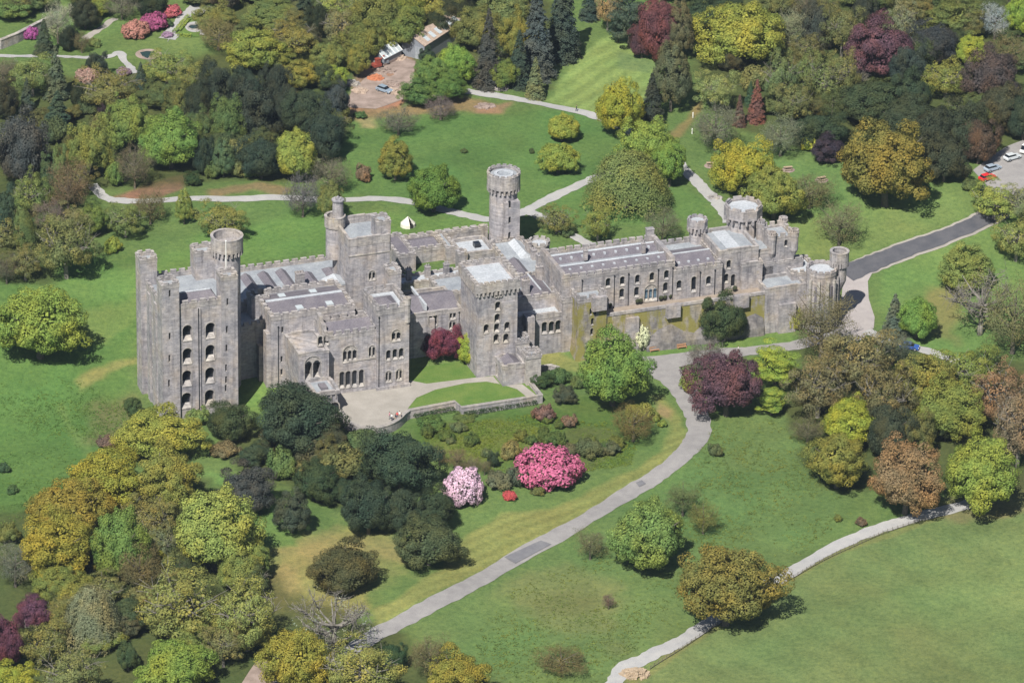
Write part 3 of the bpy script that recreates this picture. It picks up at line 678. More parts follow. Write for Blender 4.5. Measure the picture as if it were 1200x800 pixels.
fwin(ew, 6, [(712.6,331.3),(729.3,329.3),(747,327.3),(764,324.7),(781,322)], 1.15, 2.3, depth=.5)
fwin(ew, 6, [(728.6,344),(746,342),(779.8,336.7)], 1.15, 2.5, depth=.5)
u_, z_ = FZ(762.7, 343, 6); opening(ew, 'f', u_, z_, 3.0, 4.0, 6, True, .5, 3).data.materials[1] = M_BLUEGLASS
hw = block('linking_wing', rect(119.0, 5.6, 130.4, 20.2), 16.9, ph=1.1, mat=M_STONEW, roof=M_LEAD, crest=.6, mer=1.4, gap=.5)
gable(hw, 119.5, 6.4, 129.6, 17, 15.8, 17.4, 'u', M_SLATE, 0)
for i in range(4):
    mb = MB(); mb.box((121+i*2.3, 8.4, 16.2), (121.5+i*2.3, 9, 16.75)); mb.build('roof_vent', M_PALE, hw)
fwin(hw, 5.6, [(795.8,334),(830.3,329)], 1.2, 2.3, depth=.5); fwin(hw, 5.6, [(813,333)], 1.2, 3.8, depth=.5)
iw = block('gate_wing', rect(130.2, 7.2, 139.6, 18.8), 18.9, ph=.8, mat=M_STONEW, roof=M_LEAD, crest=.1, mer=30)
boxes('roof_seam', iw, [((132.6,8.2,17.9),(135.8,18,18.45))], M_PALE)
fwin(iw, 7.2, [(854,310),(851,326)], 1.1, 2.2, depth=.5); fwin(iw, 7.2, [(859,329.5)], 1.1, 3.4, depth=.5); fwin(iw, 7.2, [(874.5,328.5)], 2.2, 2.6, depth=.8)
iw2 = block('gate_wing_annexe', rect(135.2, 6.0, 140.2, 9.8), 15.6, ph=.7, mat=M_STONEW, roof=M_PALE, crest=.1, mer=30)
iw3 = block('gate_wing_annexe', rect(138.4, 8.0, 143.6, 17.5), 17.2, ph=.7, mat=M_STONEW, roof=M_LEAD, crest=.1, mer=30)
tJ = round_tower('octagonal_tower', (140.3, 18.6), 3.6, -2, 24.2, 1.9, 4.3, 8, mat=M_STONEW, ph0=math.pi/8, crest=.6, drop=1.0, roof=M_PALE, rz=.8)
tK = round_tower('octagonal_turret', (129.6, 19.2), 1.75, -2, 21.8, 1.3, 2.3, 8, mat=M_STONE, ph0=math.pi/8, crest=.4, drop=.7, roof=M_PALE, rz=.6)
tL = block('gatehouse_tower', rect(143.0, 8.2, 148.6, 15), 20.4, ph=1.3, crest=.8, mer=1.1, mat=M_STONEW, roof=M_LEAD)
for cu, cv in ((143.1, 8.3), (148.5, 8.3), (143.1, 14.9), (148.5, 14.9)):
    b_ = round_tower('bartizan', (cu, cv), .95, 16.2, 21.2, .9, 1.05, 12, mer=True, corb=False, mat=M_STONEW)
    cn = MB(); cn.tube((cu, cv, 14.6), (cu, cv, 16.25), .25, .95, 12); cn.build('corbel', M_STONEW, b_)
fwin(tL, 8.2, [(921,285),(928,284)], .8, 1.8, depth=.4)
tL2 = block('gatehouse_range', rect(140, 8, 150.8, 9.6), 14, ph=.8, mat=M_STONEW, roof=M_LEAD, crest=.4)
tL3 = block('gatehouse_range', rect(146.8, 4.6, 153.2, 12.2), 12.6, ph=1.0, mat=M_STONEW, roof=M_PALE, crest=.6, mer=.9)
tM = block('guard_range', rect(139.2, 1.3, 148.9, 8), 11.0, ph=.7, mat=M_STONEW, roof=M_LEAD, crest=.1, mer=30)
tN = round_tower('round_gate_tower', (152.3, .9), 3.4, -2, 14.9, 1.2, 3.5, 14, mat=M_STONEW, corb=False, drop=.3, roof=M_PALE, crest=.45, rz=.3)
for x_, y_ in ((962, 340), (977.5, 340.5)):
    th_ = -math.pi/2+(-.62 if x_ < 970 else .45)
    rr = MB(); ce = (152.3+3.36*math.cos(th_), .9+3.36*math.sin(th_)); rr.obox(ce, (-math.sin(th_), math.cos(th_)), (math.cos(th_), math.sin(th_)), 1.3, .3, 3, 11.2); rr.build('blind_window', M_SLATE, tN)
for i in range(5):
    th_ = -math.pi/2+(i-2)*.55; rr = MB(); ce = (152.3+3.5*math.cos(th_), .9+3.5*math.sin(th_)); rr.obox(ce, (-math.sin(th_), math.cos(th_)), (math.cos(th_), math.sin(th_)), .6, .7, -1, 12.6); rr.build('pilaster', M_DRESS, tN)
tO = round_tower('round_turret', (156.6, 1.4), 1.75, 10.8, 17.8, 1.9, 2.15, 20, mat=M_COPE, mer=False, drop=.6, roof=M_STONEW)
cn = MB(); cn.tube((156.3, 1.5, 7.6), (156.6, 1.4, 10.85), .8, 1.75, 20); cn.tube((156.2, 1.5, -1), (156.3, 1.5, 7.65), .95, .8, 14); cn.build('corbel', M_STONEW, tO)
tO2 = block('gate_arch', rect(152.0, 1.6, 156.2, 8.6), 12.4, ph=1.0, mat=M_STONEW, crest=.4)
# retaining wall of the terrace
rw = MB(); rw.prism(rect(101.5, 1.35, 139.3, 2.4), -2, 9.5, top=rect(101.5, 1.7, 139.3, 2.4))
rwo = rw.build('retaining_wall', M_LICH, castle)
rw = MB(); rw.prism(rect(139.25, 1.0, 149.2, 1.5), -2, 10.25, top=rect(139.25, 1.28, 149.2, 1.5)); rw.build('retaining_wall', M_STONEW, castle)
boxes('coping', rwo, [((101.6,1.55,9.5),(139.2,2.15,10.15))], M_COPE)
boxes('terrace_floor', rwo, [((101.4,2.3,5),(139.4,7.4,9.2))], M_TERR)
for px_, w2 in ((788, 3.2), (868, 3.4)):
    u_, z_ = FZ(px_, 352 if px_ > 800 else 371, 1.4)
    boxes('bretasche', rwo, [((u_-w2/2, .55, 7.4), (u_+w2/2, 1.72, 10.5))], M_STONEW)
boxes('buttress', rwo, [((142.2,.1,-2),(146.2,1.35,7.0))], M_STONEW); boxes('buttress', rwo, [((106.2,.9,-2),(109.2,1.7,8.6))], M_STONEW)
skirt = MB(); rt_ = [(111,2.2),(114,4.6),(117,5.6),(120,3.4),(122.5,2.6),(125,4.8),(128,5.4),(131,3.6),(134,4.4),(137,5.2),(139,3.8)]
skirt.add([(a, 1.5, b) for a, b in rt_]+[(a, 1.1-.12*b+.2*math.sin(a), b*.4) for a, b in rt_]+[(a, .75-.12*b+.3*math.sin(a*1.7), -1.5) for a, b in rt_], [(i+11*k_, i+11*(k_+1), i+1+11*(k_+1), i+1+11*k_) for k_ in (0, 1) for i in range(10)]); skirt.build('rock_footing', M_ROCK, rwo)
# ---- inner court and the tall round tower
crt = block('court_range', rect(70.2, 43.0, 78.2, 50.2), 12.0, 2, 1.0, mat=M_STONEW, roof=M_LEAD, crest=.4)
gable(crt, 70.8, 43.8, 77.6, 49.6, 11.1, 12.2, 'u', M_SLATE, .5, False)
block('court_range', rect(66.2, 39.5, 70.4, 51), 12.6, 2, .8, mat=M_STONEW, roof=M_SLATE, crest=.3)
cw = block('court_wall', rect(70, 49.6, 91, 50.8), 11.8, 2, .7, mat=M_STONEW, roof=None, crest=.3)
ck = block('court_kitchen', rect(80.3, 37.0, 88.2, 45), 12.0, 2, .8, mat=M_STONEW, roof=M_PALE, crest=.1, mer=30)
boxes('roof_lantern', ck, [((84.6,40.3,11.2),(86,41.8,12.3))], M_GLASS)
block('court_range', rect(78.1, 40.4, 80.3, 49.7), 12.3, 2, .7, mat=M_STONEW, roof=M_LEAD, crest=.2)
block('court_pier', rect(79.4, 36.2, 81.5, 38.6), 12.6, 2, .5, mat=M_STONEW, roof=None, crest=.2)
yard = block('court_yard_range', rect(62, 29.2, 79.5, 33.6), 10.6, 2, .6, mat=M_DRESS, roof=M_PALE, crest=.2)
for i in range(3): chimney(yard, 66+i*4.4, 31.5, 10, 12.6, 1.1, 1.1, 2)
block('court_yard_range', rect(70, 20.4, 80, 29.3), 11.4, 2, .8, mat=M_STONEW, roof=M_LEAD, crest=.3)
tQ = round_tower('tall_round_tower', (92.4, 43.6), 3.15, 2, 27.9, 2.3, 3.75, 32, crest=.4, drop=1.3, roof=M_LEAD, rz=1.3)
rr = MB(); rr.ring(circ((92.4,43.6), 2.2, 28), circ((92.4,43.6), 1.5, 28), 26.9, 27.25); rr.build('roof_kerb', M_PALE, tQ)
sq = MB(); sq.box((91.3, 39.7, 2), (95.0, 43, 21.6)); sqo = sq.build('stair_projection', M_STONE, tQ)
for x_, y_ in ((584,242),(582.9,260),(582.4,278),(581.6,291)):
    u_, z_ = FZ(x_, y_, 39.7); opening(sqo, 'f', 92.6, z_, .6, 1.7, 39.7, True, .5, style='slit'); 
kr = block('kitchen_range', rect(87.8, 20.6, 95.6, 40), 13.0, 2, .9, mat=M_STONEW, roof=M_LEAD, crest=.6, mer=1.0)
gable(kr, 88.6, 21.4, 91.4, 30, 12.1, 13.1, 'v', M_SLATE, .3, False); gable(kr, 91.8, 30.2, 94.9, 39, 12.1, 13.2, 'v', M_PALE, .3, False)
for i in range(4): chimney(kr, 94.6, 22+i*3.6, 12, 14.4+.3*(i % 2), 1.0, 1.6, 2)
block('kitchen_annexe', rect(95.5, 20.2, 99.8, 27.5), 13.6, 2, .8, mat=M_STONEW, roof=M_LEAD, crest=.5, mer=.9)
round_tower('low_round_turret', (98.2, 35.5), 2.3, 2, 13.6, .9, 2.4, 16, mat=M_DRESS, corb=False, roof=M_PALE, crest=.7, drop=.2)
round_tower('low_round_turret', (99.8, 29.6), 2.0, 2, 13.0, .9, 2.1, 16, mat=M_DRESS, corb=False, roof=M_PALE, crest=.7, drop=.2)

WU = [(o_.parent.name, sum(q.co.x for q in o_.data.vertices)/len(o_.data.vertices)) for o_ in castle.children_recursive if o_.name.startswith('window')]
def pipes(part, v, L, z0, z1):
    for u in L:
        wn = [b for a, b in WU if a == part.name and abs(b-u) < 1.3]
        if wn: u = wn[0]+1.45
        if any(a == part.name and abs(b-u) < 1.0 for a, b in WU): continue
        mb = MB(); mb.tube((u, v-.1, z0), (u, v-.1, z1), .08, .08, 6); mb.box((u-.16, v-.2, z1), (u+.16, v, z1+.3)); mb.build('drainpipe', M_GLASS, part)
pipes(fac, -.7, (47.45,), 1.2, 14); pipes(tA, -1.5, (48.1,), 1.9, 18.5); pipes(ew, 6.0, (97.5, 104.4, 108.2, 113.4, 118.6), 9.2, 16.8); pipes(hw, 5.6, (123.2, 127), 9.2, 15); pipes(iw, 7.2, (132.6,), 9.2, 17); pipes(hall, 7.5, (28.2,), 0, 15); pipes(lowr, 5, (86.2, 93.6), 0, 9); pipes(mid, 8.8, (58.6, 69.6), 1.2, 11.8)
# cut the openings into the walls
bpy.context.view_layer.update()
byp = {}
for p_, c_ in CUT: byp.setdefault(p_.name, (p_, MB()))[1].add(c_.v, c_.f)
dg = bpy.context.evaluated_depsgraph_get()
todo = []
for p_, cm in byp.values():
    cut = cm.build('opening_cutter', M_DRESS, castle); md = p_.modifiers.new('openings', 'BOOLEAN'); md.object = cut; md.solver = 'EXACT'; md.use_self = True; todo.append((p_, cut))
bpy.context.view_layer.update(); dg = bpy.context.evaluated_depsgraph_get()
for p_, cut in todo:
    m_ = bpy.data.meshes.new_from_object(p_.evaluated_get(dg)); p_['_m'] = 0; del p_['_m']
    nm = p_.data.name; p_.modifiers.clear(); p_.data = m_; m_.name = nm
for p_, cut in todo: bpy.data.objects.remove(cut, do_unlink=True)
# ------------------------------------------------------------------ foliage
def leaf_mat(name, blossom=False):
    k = NT(name); oi = k.n('ObjectInfo'); ge = k.n('NewGeometry'); c = k.coord()
    isl = ge.outputs['Random Per Island']
    base = oi.outputs['Color']
    if blossom:
        base = k.mix(base, (.05,.07,.03), k.ramp(isl, [(.10, (1,1,1)), (.13, (0,0,0))]))
        vv = k.ramp(k.noise(c, 3., 2), [(.3, (.75,.72,.75)), (.7, (1.25,1.25,1.25))])
    else:
        vv = k.ramp(isl, [(0, (.68,.72,.66)), (.5, (.98,.98,.95)), (1, (1.3,1.27,1.2))])
        base = k.mix(base, k.ramp(k.noise(c, .33, 3, .6), [(.3, (.74,.82,.82)), (.52, (1,1,1)), (.72, (1.22,1.16,1.02))]), .75, 'MULTIPLY')
    base = k.mix(base, k.ramp(k.noise(c, .17, 2, .5), [(.36, (.84,.99,1.12)), (.64, (1.16,1.02,.84))]), .8 if not blossom else .2, 'MULTIPLY')
    col = k.mix(base, vv, 1., 'MULTIPLY')
    k.p.inputs['Roughness'].default_value = .7; k.p.inputs['Specular IOR Level'].default_value = .15
    k.l(col, k.p.inputs['Base Color'])
    tr = k.n('BsdfTranslucent'); k.l(col, tr.inputs[0]); mx = k.n('MixShader'); mx.inputs[0].default_value = .22
    k.l(k.p.outputs[0], mx.inputs[1]); k.l(tr.outputs[0], mx.inputs[2]); k.l(mx.outputs[0], k.t.nodes['Material Output'].inputs[0])
    return k.m
M_LEAF = leaf_mat('leaves'); M_FLOW = leaf_mat('blossom', True)
k = NT('twigs'); oi = k.n('ObjectInfo'); k.p.inputs['Roughness'].default_value = .9
M_TWIG = k.out(k.mix(oi.outputs['Color'], k.ramp(k.noise(k.coord(), .8, 3), [(.3, (.7,.7,.7)), (.7, (1.3,1.3,1.3))]), 1., 'MULTIPLY'))

def unit(n, r, up=-1.):
    d = r.normal(size=(n*3+8, 3)); d /= np.linalg.norm(d, axis=1)[:, None]; return d[d[:, 2] > up][:n]
def quads_mesh(name, cen, nor, size, r, mats, extra=None, aspect=.8):
    n = len(cen); t = r.normal(size=(n, 3)); t -= (t*nor).sum(1)[:, None]*nor; t /= np.linalg.norm(t, axis=1)[:, None]+1e-9
    b = np.cross(nor, t); size = np.broadcast_to(np.asarray(size, float), (n,))[:, None]
    j = lambda: r.uniform(.55, 1.15, (n, 1))
    v = np.stack([cen+t*size*j(), cen+b*size*aspect*j(), cen-t*size*j(), cen-b*size*aspect*j()], 1).reshape(-1, 3)
    faces = np.arange(4*n).reshape(-1, 4)
    me = bpy.data.meshes.new(name); nv = len(v); ev = extra.v if extra else []; ef = extra.f if extra else []
    if extra:
        ls = np.array([len(f) for f in ef]); lo = np.concatenate([np.array(f)+nv for f in ef]) if len(ef) else np.array([], int)
        v = np.concatenate([v, np.array(ev)])
    else: ls = np.array([], int); lo = np.array([], int)
    idx = np.concatenate([faces.ravel(), lo]).astype(np.int32); cnt = np.concatenate([np.full(n, 4), ls])
    st = np.concatenate([[0], np.cumsum(cnt)[:-1]]).astype(np.int32)
    me.vertices.add(len(v)); me.vertices.foreach_set('co', v.astype(np.float32).ravel())
    me.loops.add(len(idx)); me.loops.foreach_set('vertex_index', idx)
    me.polygons.add(len(cnt)); me.polygons.foreach_set('loop_start', st)
    for m in mats: me.materials.append(m)
    me.polygons.foreach_set('material_index', np.concatenate([np.zeros(n, np.int32), np.ones(len(ls), np.int32)]))
    me.update(calc_edges=True); me.validate(); return me
def limbs(r, base_h, R_, Ht, n=6, r0=.4, depth=1, spread=.75, mb=None, zmin=.3):
    """tapered trunk with limbs reaching into the crown"""
    mb = mb or MB(); top = np.array([r.normal()*.3, r.normal()*.3, Ht*.8]); p = np.array([0, 0, -.6]); q = np.array([r.normal()*.15, r.normal()*.15, base_h])
    mb.tube(p, q, r0*1.35, r0, 9); mb.tube(q, (q+top)/2, r0, r0*.6, 8); mb.tube((q+top)/2, top, r0*.6, .05, 6)
    tips = [top]
    for i in range(n):
        a = 2*math.pi*(i+r.random()*.6)/n; f = r.uniform(zmin, .75); s = q*(1-f*.8)+top*f*.8
        e = np.array([math.cos(a)*R_*spread*r.uniform(.7, 1.1), math.sin(a)*R_*spread*r.uniform(.7, 1.1), s[2]+Ht*r.uniform(.12, .34)])
        m = (s+e)/2+np.array([0, 0, -Ht*.04]); mb.tube(s, m, r0*.5, r0*.32, 6); mb.tube(m, e, r0*.32, .05, 5); tips.append(e)
        if depth > 1:
            for _ in range(7):
                g = r.uniform(.25, 1); s2 = m*(1-g)+e*g; d = r.normal(size=3); d[2] = abs(d[2])*.7+.15; d /= np.linalg.norm(d)
                e2 = s2+d*R_*r.uniform(.25, .5); mb.tube(s2, e2, r0*.17, .035, 4)
                for _ in range(6 if depth > 2 else 0):
                    g2 = r.uniform(.3, 1); s3 = s2*(1-g2)+e2*g2; d3 = r.normal(size=3); d3[2] += .3; d3 /= np.linalg.norm(d3)
                    mb.tube(s3, s3+d3*R_*r.uniform(.12, .28), r0*.09, .02, 3)
    return mb
PROTO = {}
def crown_lumps(seed, R_, Ht, z0, nl, lr, per, leaf, flat=1., rough=.18, inner=1200, fill=.55, prof='dome', bias=.35, gapp=0.):
    """leaf faces gathered in clumps spread over and inside an uneven crown envelope"""
    r = np.random.default_rng(seed); cen = []; nor = []; siz = []
    zc = z0+(Ht-z0)*.42; hv = Ht-zc; lo = zc-z0
    d = unit(nl, r, -.75); ph = r.uniform(0, 6.28, 6)
    az = np.arctan2(d[:, 1], d[:, 0])
    env = 1+rough*(np.sin(az*2+ph[0])*.6+np.sin(az*3+d[:, 2]*3+ph[1])*.6+np.sin(az*5+ph[2]+d[:, 2]*5)*.4)
    lob = unit(int(9+r.integers(0, 4)), r, -.35); dots = np.clip(d@lob.T, -1, 1); near = np.arccos(dots).min(1)
    env *= (1.1-.34*np.clip(near/.75, 0, 1)**1.6) if rough > .1 else 1
    env *= r.uniform(.86, 1.03, len(d))
    if prof == 'cone': env *= np.where(d[:, 2] > 0, 1-.45*d[:, 2]**1.5*0, 1)
    C = d*env[:, None]*np.stack([np.full(len(d), R_), np.full(len(d), R_), np.where(d[:, 2] > 0, hv, lo)], 1)
    C *= r.uniform(.78, .93, (len(d), 1)); C[:, 2] += zc
    if prof in ('cone', 'column', 'egg'):
        f = np.clip((C[:, 2]-z0)/(Ht-z0), 0, 1)
        w = {'cone': 1.12*(1-f)**.75+.05, 'column': .75+.35*np.sin(f*2.6), 'egg': np.where(f < .3, .85+.5*f, 1.0-.75*((f-.3)/.7)**1.7)}[prof]
        rad = np.hypot(C[:, 0], C[:, 1])+1e-6; tgt = R_*w*r.uniform(.7, .95, len(C)); C[:, 0] *= tgt/rad; C[:, 1] *= tgt/rad
    keep = r.random(len(C)) > gapp
    for c, dd in zip(C[keep], d[keep]):
        l = lr*r.uniform(.65, 1.3); m = int(per*(l/lr)**2)
        u = unit(m, r, -1.); u = u[((u*dd).sum(1)*.8+u[:, 2]*bias) > -.35]; m = len(u)
        rr = l*np.cbrt(r.uniform(.35, 1.1, m))[:, None]
        cen.append(c+u*rr*np.array([1, 1, flat])); n_ = u*np.array([1, 1, 1/flat])*.75+dd*.35+np.array([0, 0, .15])+r.normal(size=(m, 3))*.26
        nor.append(n_/np.linalg.norm(n_, axis=1)[:, None]); siz.append(leaf*r.uniform(.6, 1.35, m))
    if inner:
        u = unit(inner, r, -1); m = len(u); rr = np.cbrt(r.uniform(.05, 1, m))[:, None]*.72
        p = u*rr*np.stack([np.full(m, R_), np.full(m, R_), np.where(u[:, 2] > 0, hv, lo)], 1); p[:, 2] += zc
        if prof in ('cone', 'column', 'egg'):
            f = np.clip((p[:, 2]-z0)/(Ht-z0), 0, 1); p[:, :2] *= (.9*(1-f*.8))[:, None]
        cen.append(p); n_ = u+r.normal(size=(m, 3))*.5; nor.append(n_/np.linalg.norm(n_, axis=1)[:, None]); siz.append(np.full(m, leaf*2.2))
    return np.concatenate(cen), np.concatenate(nor), np.concatenate(siz), r
def proto(kind):
    L = PROTO.setdefault(kind, [])
    if L: return L
    def addp(crown, trunk, R_, Ht, tm): L.append((crown, trunk.mesh('trunk', tm), R_, Ht))
    if kind == 'oak':
        for s in range(4):
            c, n, z, r = crown_lumps(100+s, 8, 13, 1.2, 210, 1.25, 240, .17, .8, .2, 3600, gapp=.1)
            addp(quads_mesh('crown', c, n, z, r, [M_LEAF]), limbs(r, 2.6, 8, 12, 7, .5), 8, 13, M_BARK)
    elif kind == 'loose':
        for s in range(3):
            c, n, z, r = crown_lumps(140+s, 8, 14, 1.6, 140, 1.2, 165, .165, .8, .26, 1200, gapp=.22)
            addp(quads_mesh('crown', c, n, z, r, [M_LEAF, M_BARKP], limbs(r, 3, 8, 13, 8, .35, 2)), limbs(r, 3, 8, 13, 6, .45), 8, 14, M_BARKP)
    elif kind == 'dense':      # round, tightly leaved
        for s in range(3):
            c, n, z, r = crown_lumps(180+s, 7, 11, .5, 260, 1.0, 190, .165, .85, .11, 3600)
            addp(quads_mesh('crown', c, n, z, r, [M_LEAF]), limbs(r, 2, 7, 10, 6, .45), 7, 11, M_BARK)
    elif kind == 'dark':       # evergreen with heavy clumps
        for s in range(3):
            c, n, z, r = crown_lumps(220+s, 8, 12, .4, 150, 1.55, 360, .17, .75, .22, 3600)
            addp(quads_mesh('crown', c, n, z, r, [M_LEAF]), limbs(r, 2.2, 8, 11, 6, .5), 8, 12, M_BARK)
    elif kind == 'layer':      # flat tiers
        for s in range(2):
            c, n, z, r = crown_lumps(260+s, 8, 13, 1.2, 70, 2.2, 500, .17, .28, .22, 1500, gapp=.1)
            addp(quads_mesh('crown', c, n, z, r, [M_LEAF]), limbs(r, 3, 8, 12, 7, .5), 8, 13, M_BARK)
    elif kind == 'egg':
        for s in range(3):
            c, n, z, r = crown_lumps(300+s, 6, 15, .8, 190, 1.05, 205, .17, .9, .15, 2600, prof='egg')
            addp(quads_mesh('crown', c, n, z, r, [M_LEAF]), limbs(r, 2.4, 5, 13, 6, .4), 6, 15, M_BARK)
    elif kind == 'column':
        for s in range(2):
            c, n, z, r = crown_lumps(340+s, 3, 14, .3, 130, .8, 180, .16, 1.1, .12, 1800, prof='column')
            addp(quads_mesh('crown', c, n, z, r, [M_LEAF]), limbs(r, 1.6, 2.4, 12, 4, .3), 3, 14, M_BARK)
    elif kind == 'cone':       # conifer: whorls of drooping boughs
        for s in range(3):
            r = np.random.default_rng(380+s); cen = []; nor = []; siz = []
            for zz in np.arange(.8, 18.6, .62):
                f = zz/19; rad = 4.2*(1-f)**.85+.15; nb = int(7+9*(1-f))
                for i in range(nb):
                    a = r.uniform(0, 6.28); R1 = rad*r.uniform(.75, 1.12); m = int(20+R1*30)
                    t = np.sqrt(r.uniform(.02, 1, m)); wd = .42*R1*(1-t*.6)
                    off = r.normal(size=m)*wd*.5
                    p = np.stack([np.cos(a)*t*R1-np.sin(a)*off, np.sin(a)*t*R1+np.cos(a)*off, zz-.16*R1*t*t*2+r.normal(size=m)*.12+.25*(1-t)], 1)
                    cen.append(p); q = np.stack([np.cos(a)*.5*np.ones(m), np.sin(a)*.5*np.ones(m), np.ones(m)*.8], 1)+r.normal(size=(m, 3))*.35
                    nor.append(q/np.linalg.norm(q, axis=1)[:, None]); siz.append(.165*r.uniform(.6, 1.3, m))
            tm = MB(); tm.tube((0,0,-.6), (0,0,18.6), .4, .05, 8)
            addp(quads_mesh('crown', np.concatenate(cen), np.concatenate(nor), np.concatenate(siz), r, [M_LEAF]), tm, 4.2, 19, M_BARK)
    elif kind == 'weep':
        for s in range(2):
            r = np.random.default_rng(420+s); cen = []; nor = []; siz = []
            for i in range(330):
                a = r.uniform(0, 6.28); t = np.sqrt(r.uniform(0, 1)); x, y = 6*t*math.cos(a), 6*t*math.sin(a)
                zt = 12.5*math.sqrt(max(1-(t*.93)**2, .03)); l = r.uniform(.45, .95)*zt*(.35+.65*t); m = int(24+l*15)
                zz = zt-r.uniform(0, 1, m)**1.2*l; bu = 1+.05*(zt-zz)
                cen.append(np.stack([x*bu+r.normal(size=m)*.3, y*bu+r.normal(size=m)*.3, np.maximum(zz, .3)], 1))
                q = np.stack([np.full(m, math.cos(a)*(.3+t)), np.full(m, math.sin(a)*(.3+t)), np.full(m, 1.1-t*.7)], 1)+r.normal(size=(m, 3))*.4
                nor.append(q/np.linalg.norm(q, axis=1)[:, None]); siz.append(.19*r.uniform(.6, 1.3, m))
            addp(quads_mesh('crown', np.concatenate(cen), np.concatenate(nor), np.concatenate(siz), r, [M_LEAF], aspect=.5), limbs(r, 2.5, 5, 11, 5, .4), 6, 12.7, M_BARK)
    elif kind == 'bare':       # twiggy, hardly in leaf
        for s in range(3):
            r = np.random.default_rng(460+s); mb = limbs(r, 2.0, 7, 12, 13, .32, 3, .85, None, .05)
            c, n, z, r2 = crown_lumps(470+s, 7, 12, 1.2, 130, 1.3, 80, .15, .9, .2, 500)
            addp(quads_mesh('crown', c, n, z, r2, [M_LEAF, M_TWIG], mb, .45), limbs(r, 2.0, 7, 12, 5, .4), 7, 12, M_BARK)
    elif kind == 'dead':       # pale limbs with little leaf
        for s in range(2):
            r = np.random.default_rng(490+s); mb = limbs(r, 2.4, 8, 12, 12, .55, 3, .9, None, .05)
            c, n, z, r2 = crown_lumps(496+s, 8, 12, 1.2, 60, 1.3, 22, .2, .9, .25, 0)
            addp(quads_mesh('crown', c, n, z, r2, [M_LEAF, M_BARKP], mb, .45), limbs(r, 2.4, 8, 12, 6, .55), 8, 12, M_BARKP)
    elif kind in ('shrub', 'flower'):
        for s in range(3):
            c, n, z, r = crown_lumps(520+s+(50 if kind == 'flower' else 0), 3, 3.4, 0, 110, .55, 95 if kind == 'shrub' else 110, .14, .9, .24 if kind == 'shrub' else .1, 900, bias=.2)
            c[:, 2] = np.maximum(c[:, 2], .03)
            tm = limbs(r, .5, 2, 2.6, 6, .09, zmin=.05)
            addp(quads_mesh('crown', c, n, z, r, [M_FLOW if kind == 'flower' else M_LEAF]), tm, 3, 3.4, M_BARK)
    return L
NAMES = {'oak': ('broadleaf_tree', 'tree'), 'loose': ('open_crowned_tree', 'tree'), 'dense': ('round_tree', 'tree'), 'dark': ('evergreen_tree', 'tree'), 'layer': ('tiered_conifer', 'tree'),
         'egg': ('upright_tree', 'tree'), 'column': ('columnar_tree', 'tree'), 'cone': ('conifer', 'tree'), 'weep': ('weeping_tree', 'tree'), 'bare': ('bare_tree', 'tree'), 'dead': ('gaunt_tree', 'tree'),
         'shrub': ('shrub', 'shrub'), 'flower': ('flowering_shrub', 'flowering shrub')}
GAIN = {'oak': 1.55, 'loose': 1.6, 'dense': 1.5, 'dark': 1.2, 'layer': 1.5, 'egg': 1.5, 'column': 1.5, 'cone': 1.5, 'weep': 1.45, 'bare': 1.25, 'dead': 1.4, 'shrub': 1.45, 'flower': 2.0}
TREES = []; tcount = {}
def foliage_colour(h, g):
    c = np.array(hexc(h)); lum = float(c@np.array([.25,.65,.1]))
    c = c*(g/1.5)*1.12*(1.4-.5*float(S((lum-.04)/.2))); lum = float(c@np.array([.25,.65,.1])); 
    if lum < .08: c = c*np.array([1.08, 1.0, .84])
    if c[0] < c[1]*1.6 and lum >= .08: c = c*np.array([.88, 1.05, .92])
    if c[1] > c[0]*1.15: c = c*np.array([.92, .76, .84]); c = c*.9+.1*float(c.mean())
    if c[0] > c[1]*1.05 and lum > .1: c = c*.92
    k = .36 if c[0] > c[1]*1.38 else .06      # russet and copper leaves are duller still
    return tuple(c*(1-k)+lum*k*np.array([1.0,1.0,.95]))
def T(kind, x, yt, yb, wpx, col, label, group=None):
    """a tree seen with its crown between rows yt and yb, wpx wide, in the photograph"""
    ps = proto(kind); i = tcount.get(kind, 0); tcount[kind] = i+1
    crown, trunk, R0, H0 = ps[i % len(ps)]
    if kind in ('oak', 'loose', 'bare') and not ('alone' in label or 'great' in label or (x > 690 and yb > 500)): wpx *= 1.1
    off = max(.17*wpx-4, .5) if kind not in ('cone', 'column', 'shrub', 'flower') else .21*wpx
    p = G(x, yb-off)
    s = FPX/float((p-CAM)@FWD); R_ = wpx/2/s*1.02; Ht = max((yb-off-yt)/s/.9*.98, .5)
    nm, cat = NAMES[kind]
    e = empty(nm, p, random.uniform(0, 6.28)); e.scale = (R_/R0, R_/R0, Ht/H0)
    tag(e, label, cat, group)
    c = bpy.data.objects.new('crown', crown); COL.objects.link(c); c.parent = e
    rgb = foliage_colour(col, GAIN[kind]); j = random.uniform(.93, 1.07); c.color = (min(rgb[0]*j, .8), min(rgb[1], .8), min(rgb[2]/j, .8), 1)
    t = bpy.data.objects.new('stems' if cat != 'tree' else 'trunk', trunk); COL.objects.link(t); t.parent = e
    TREES.append((e, x, yb)); return e
GT = 'trees of the castle park and woods'; GS = 'shrubs of the castle grounds'
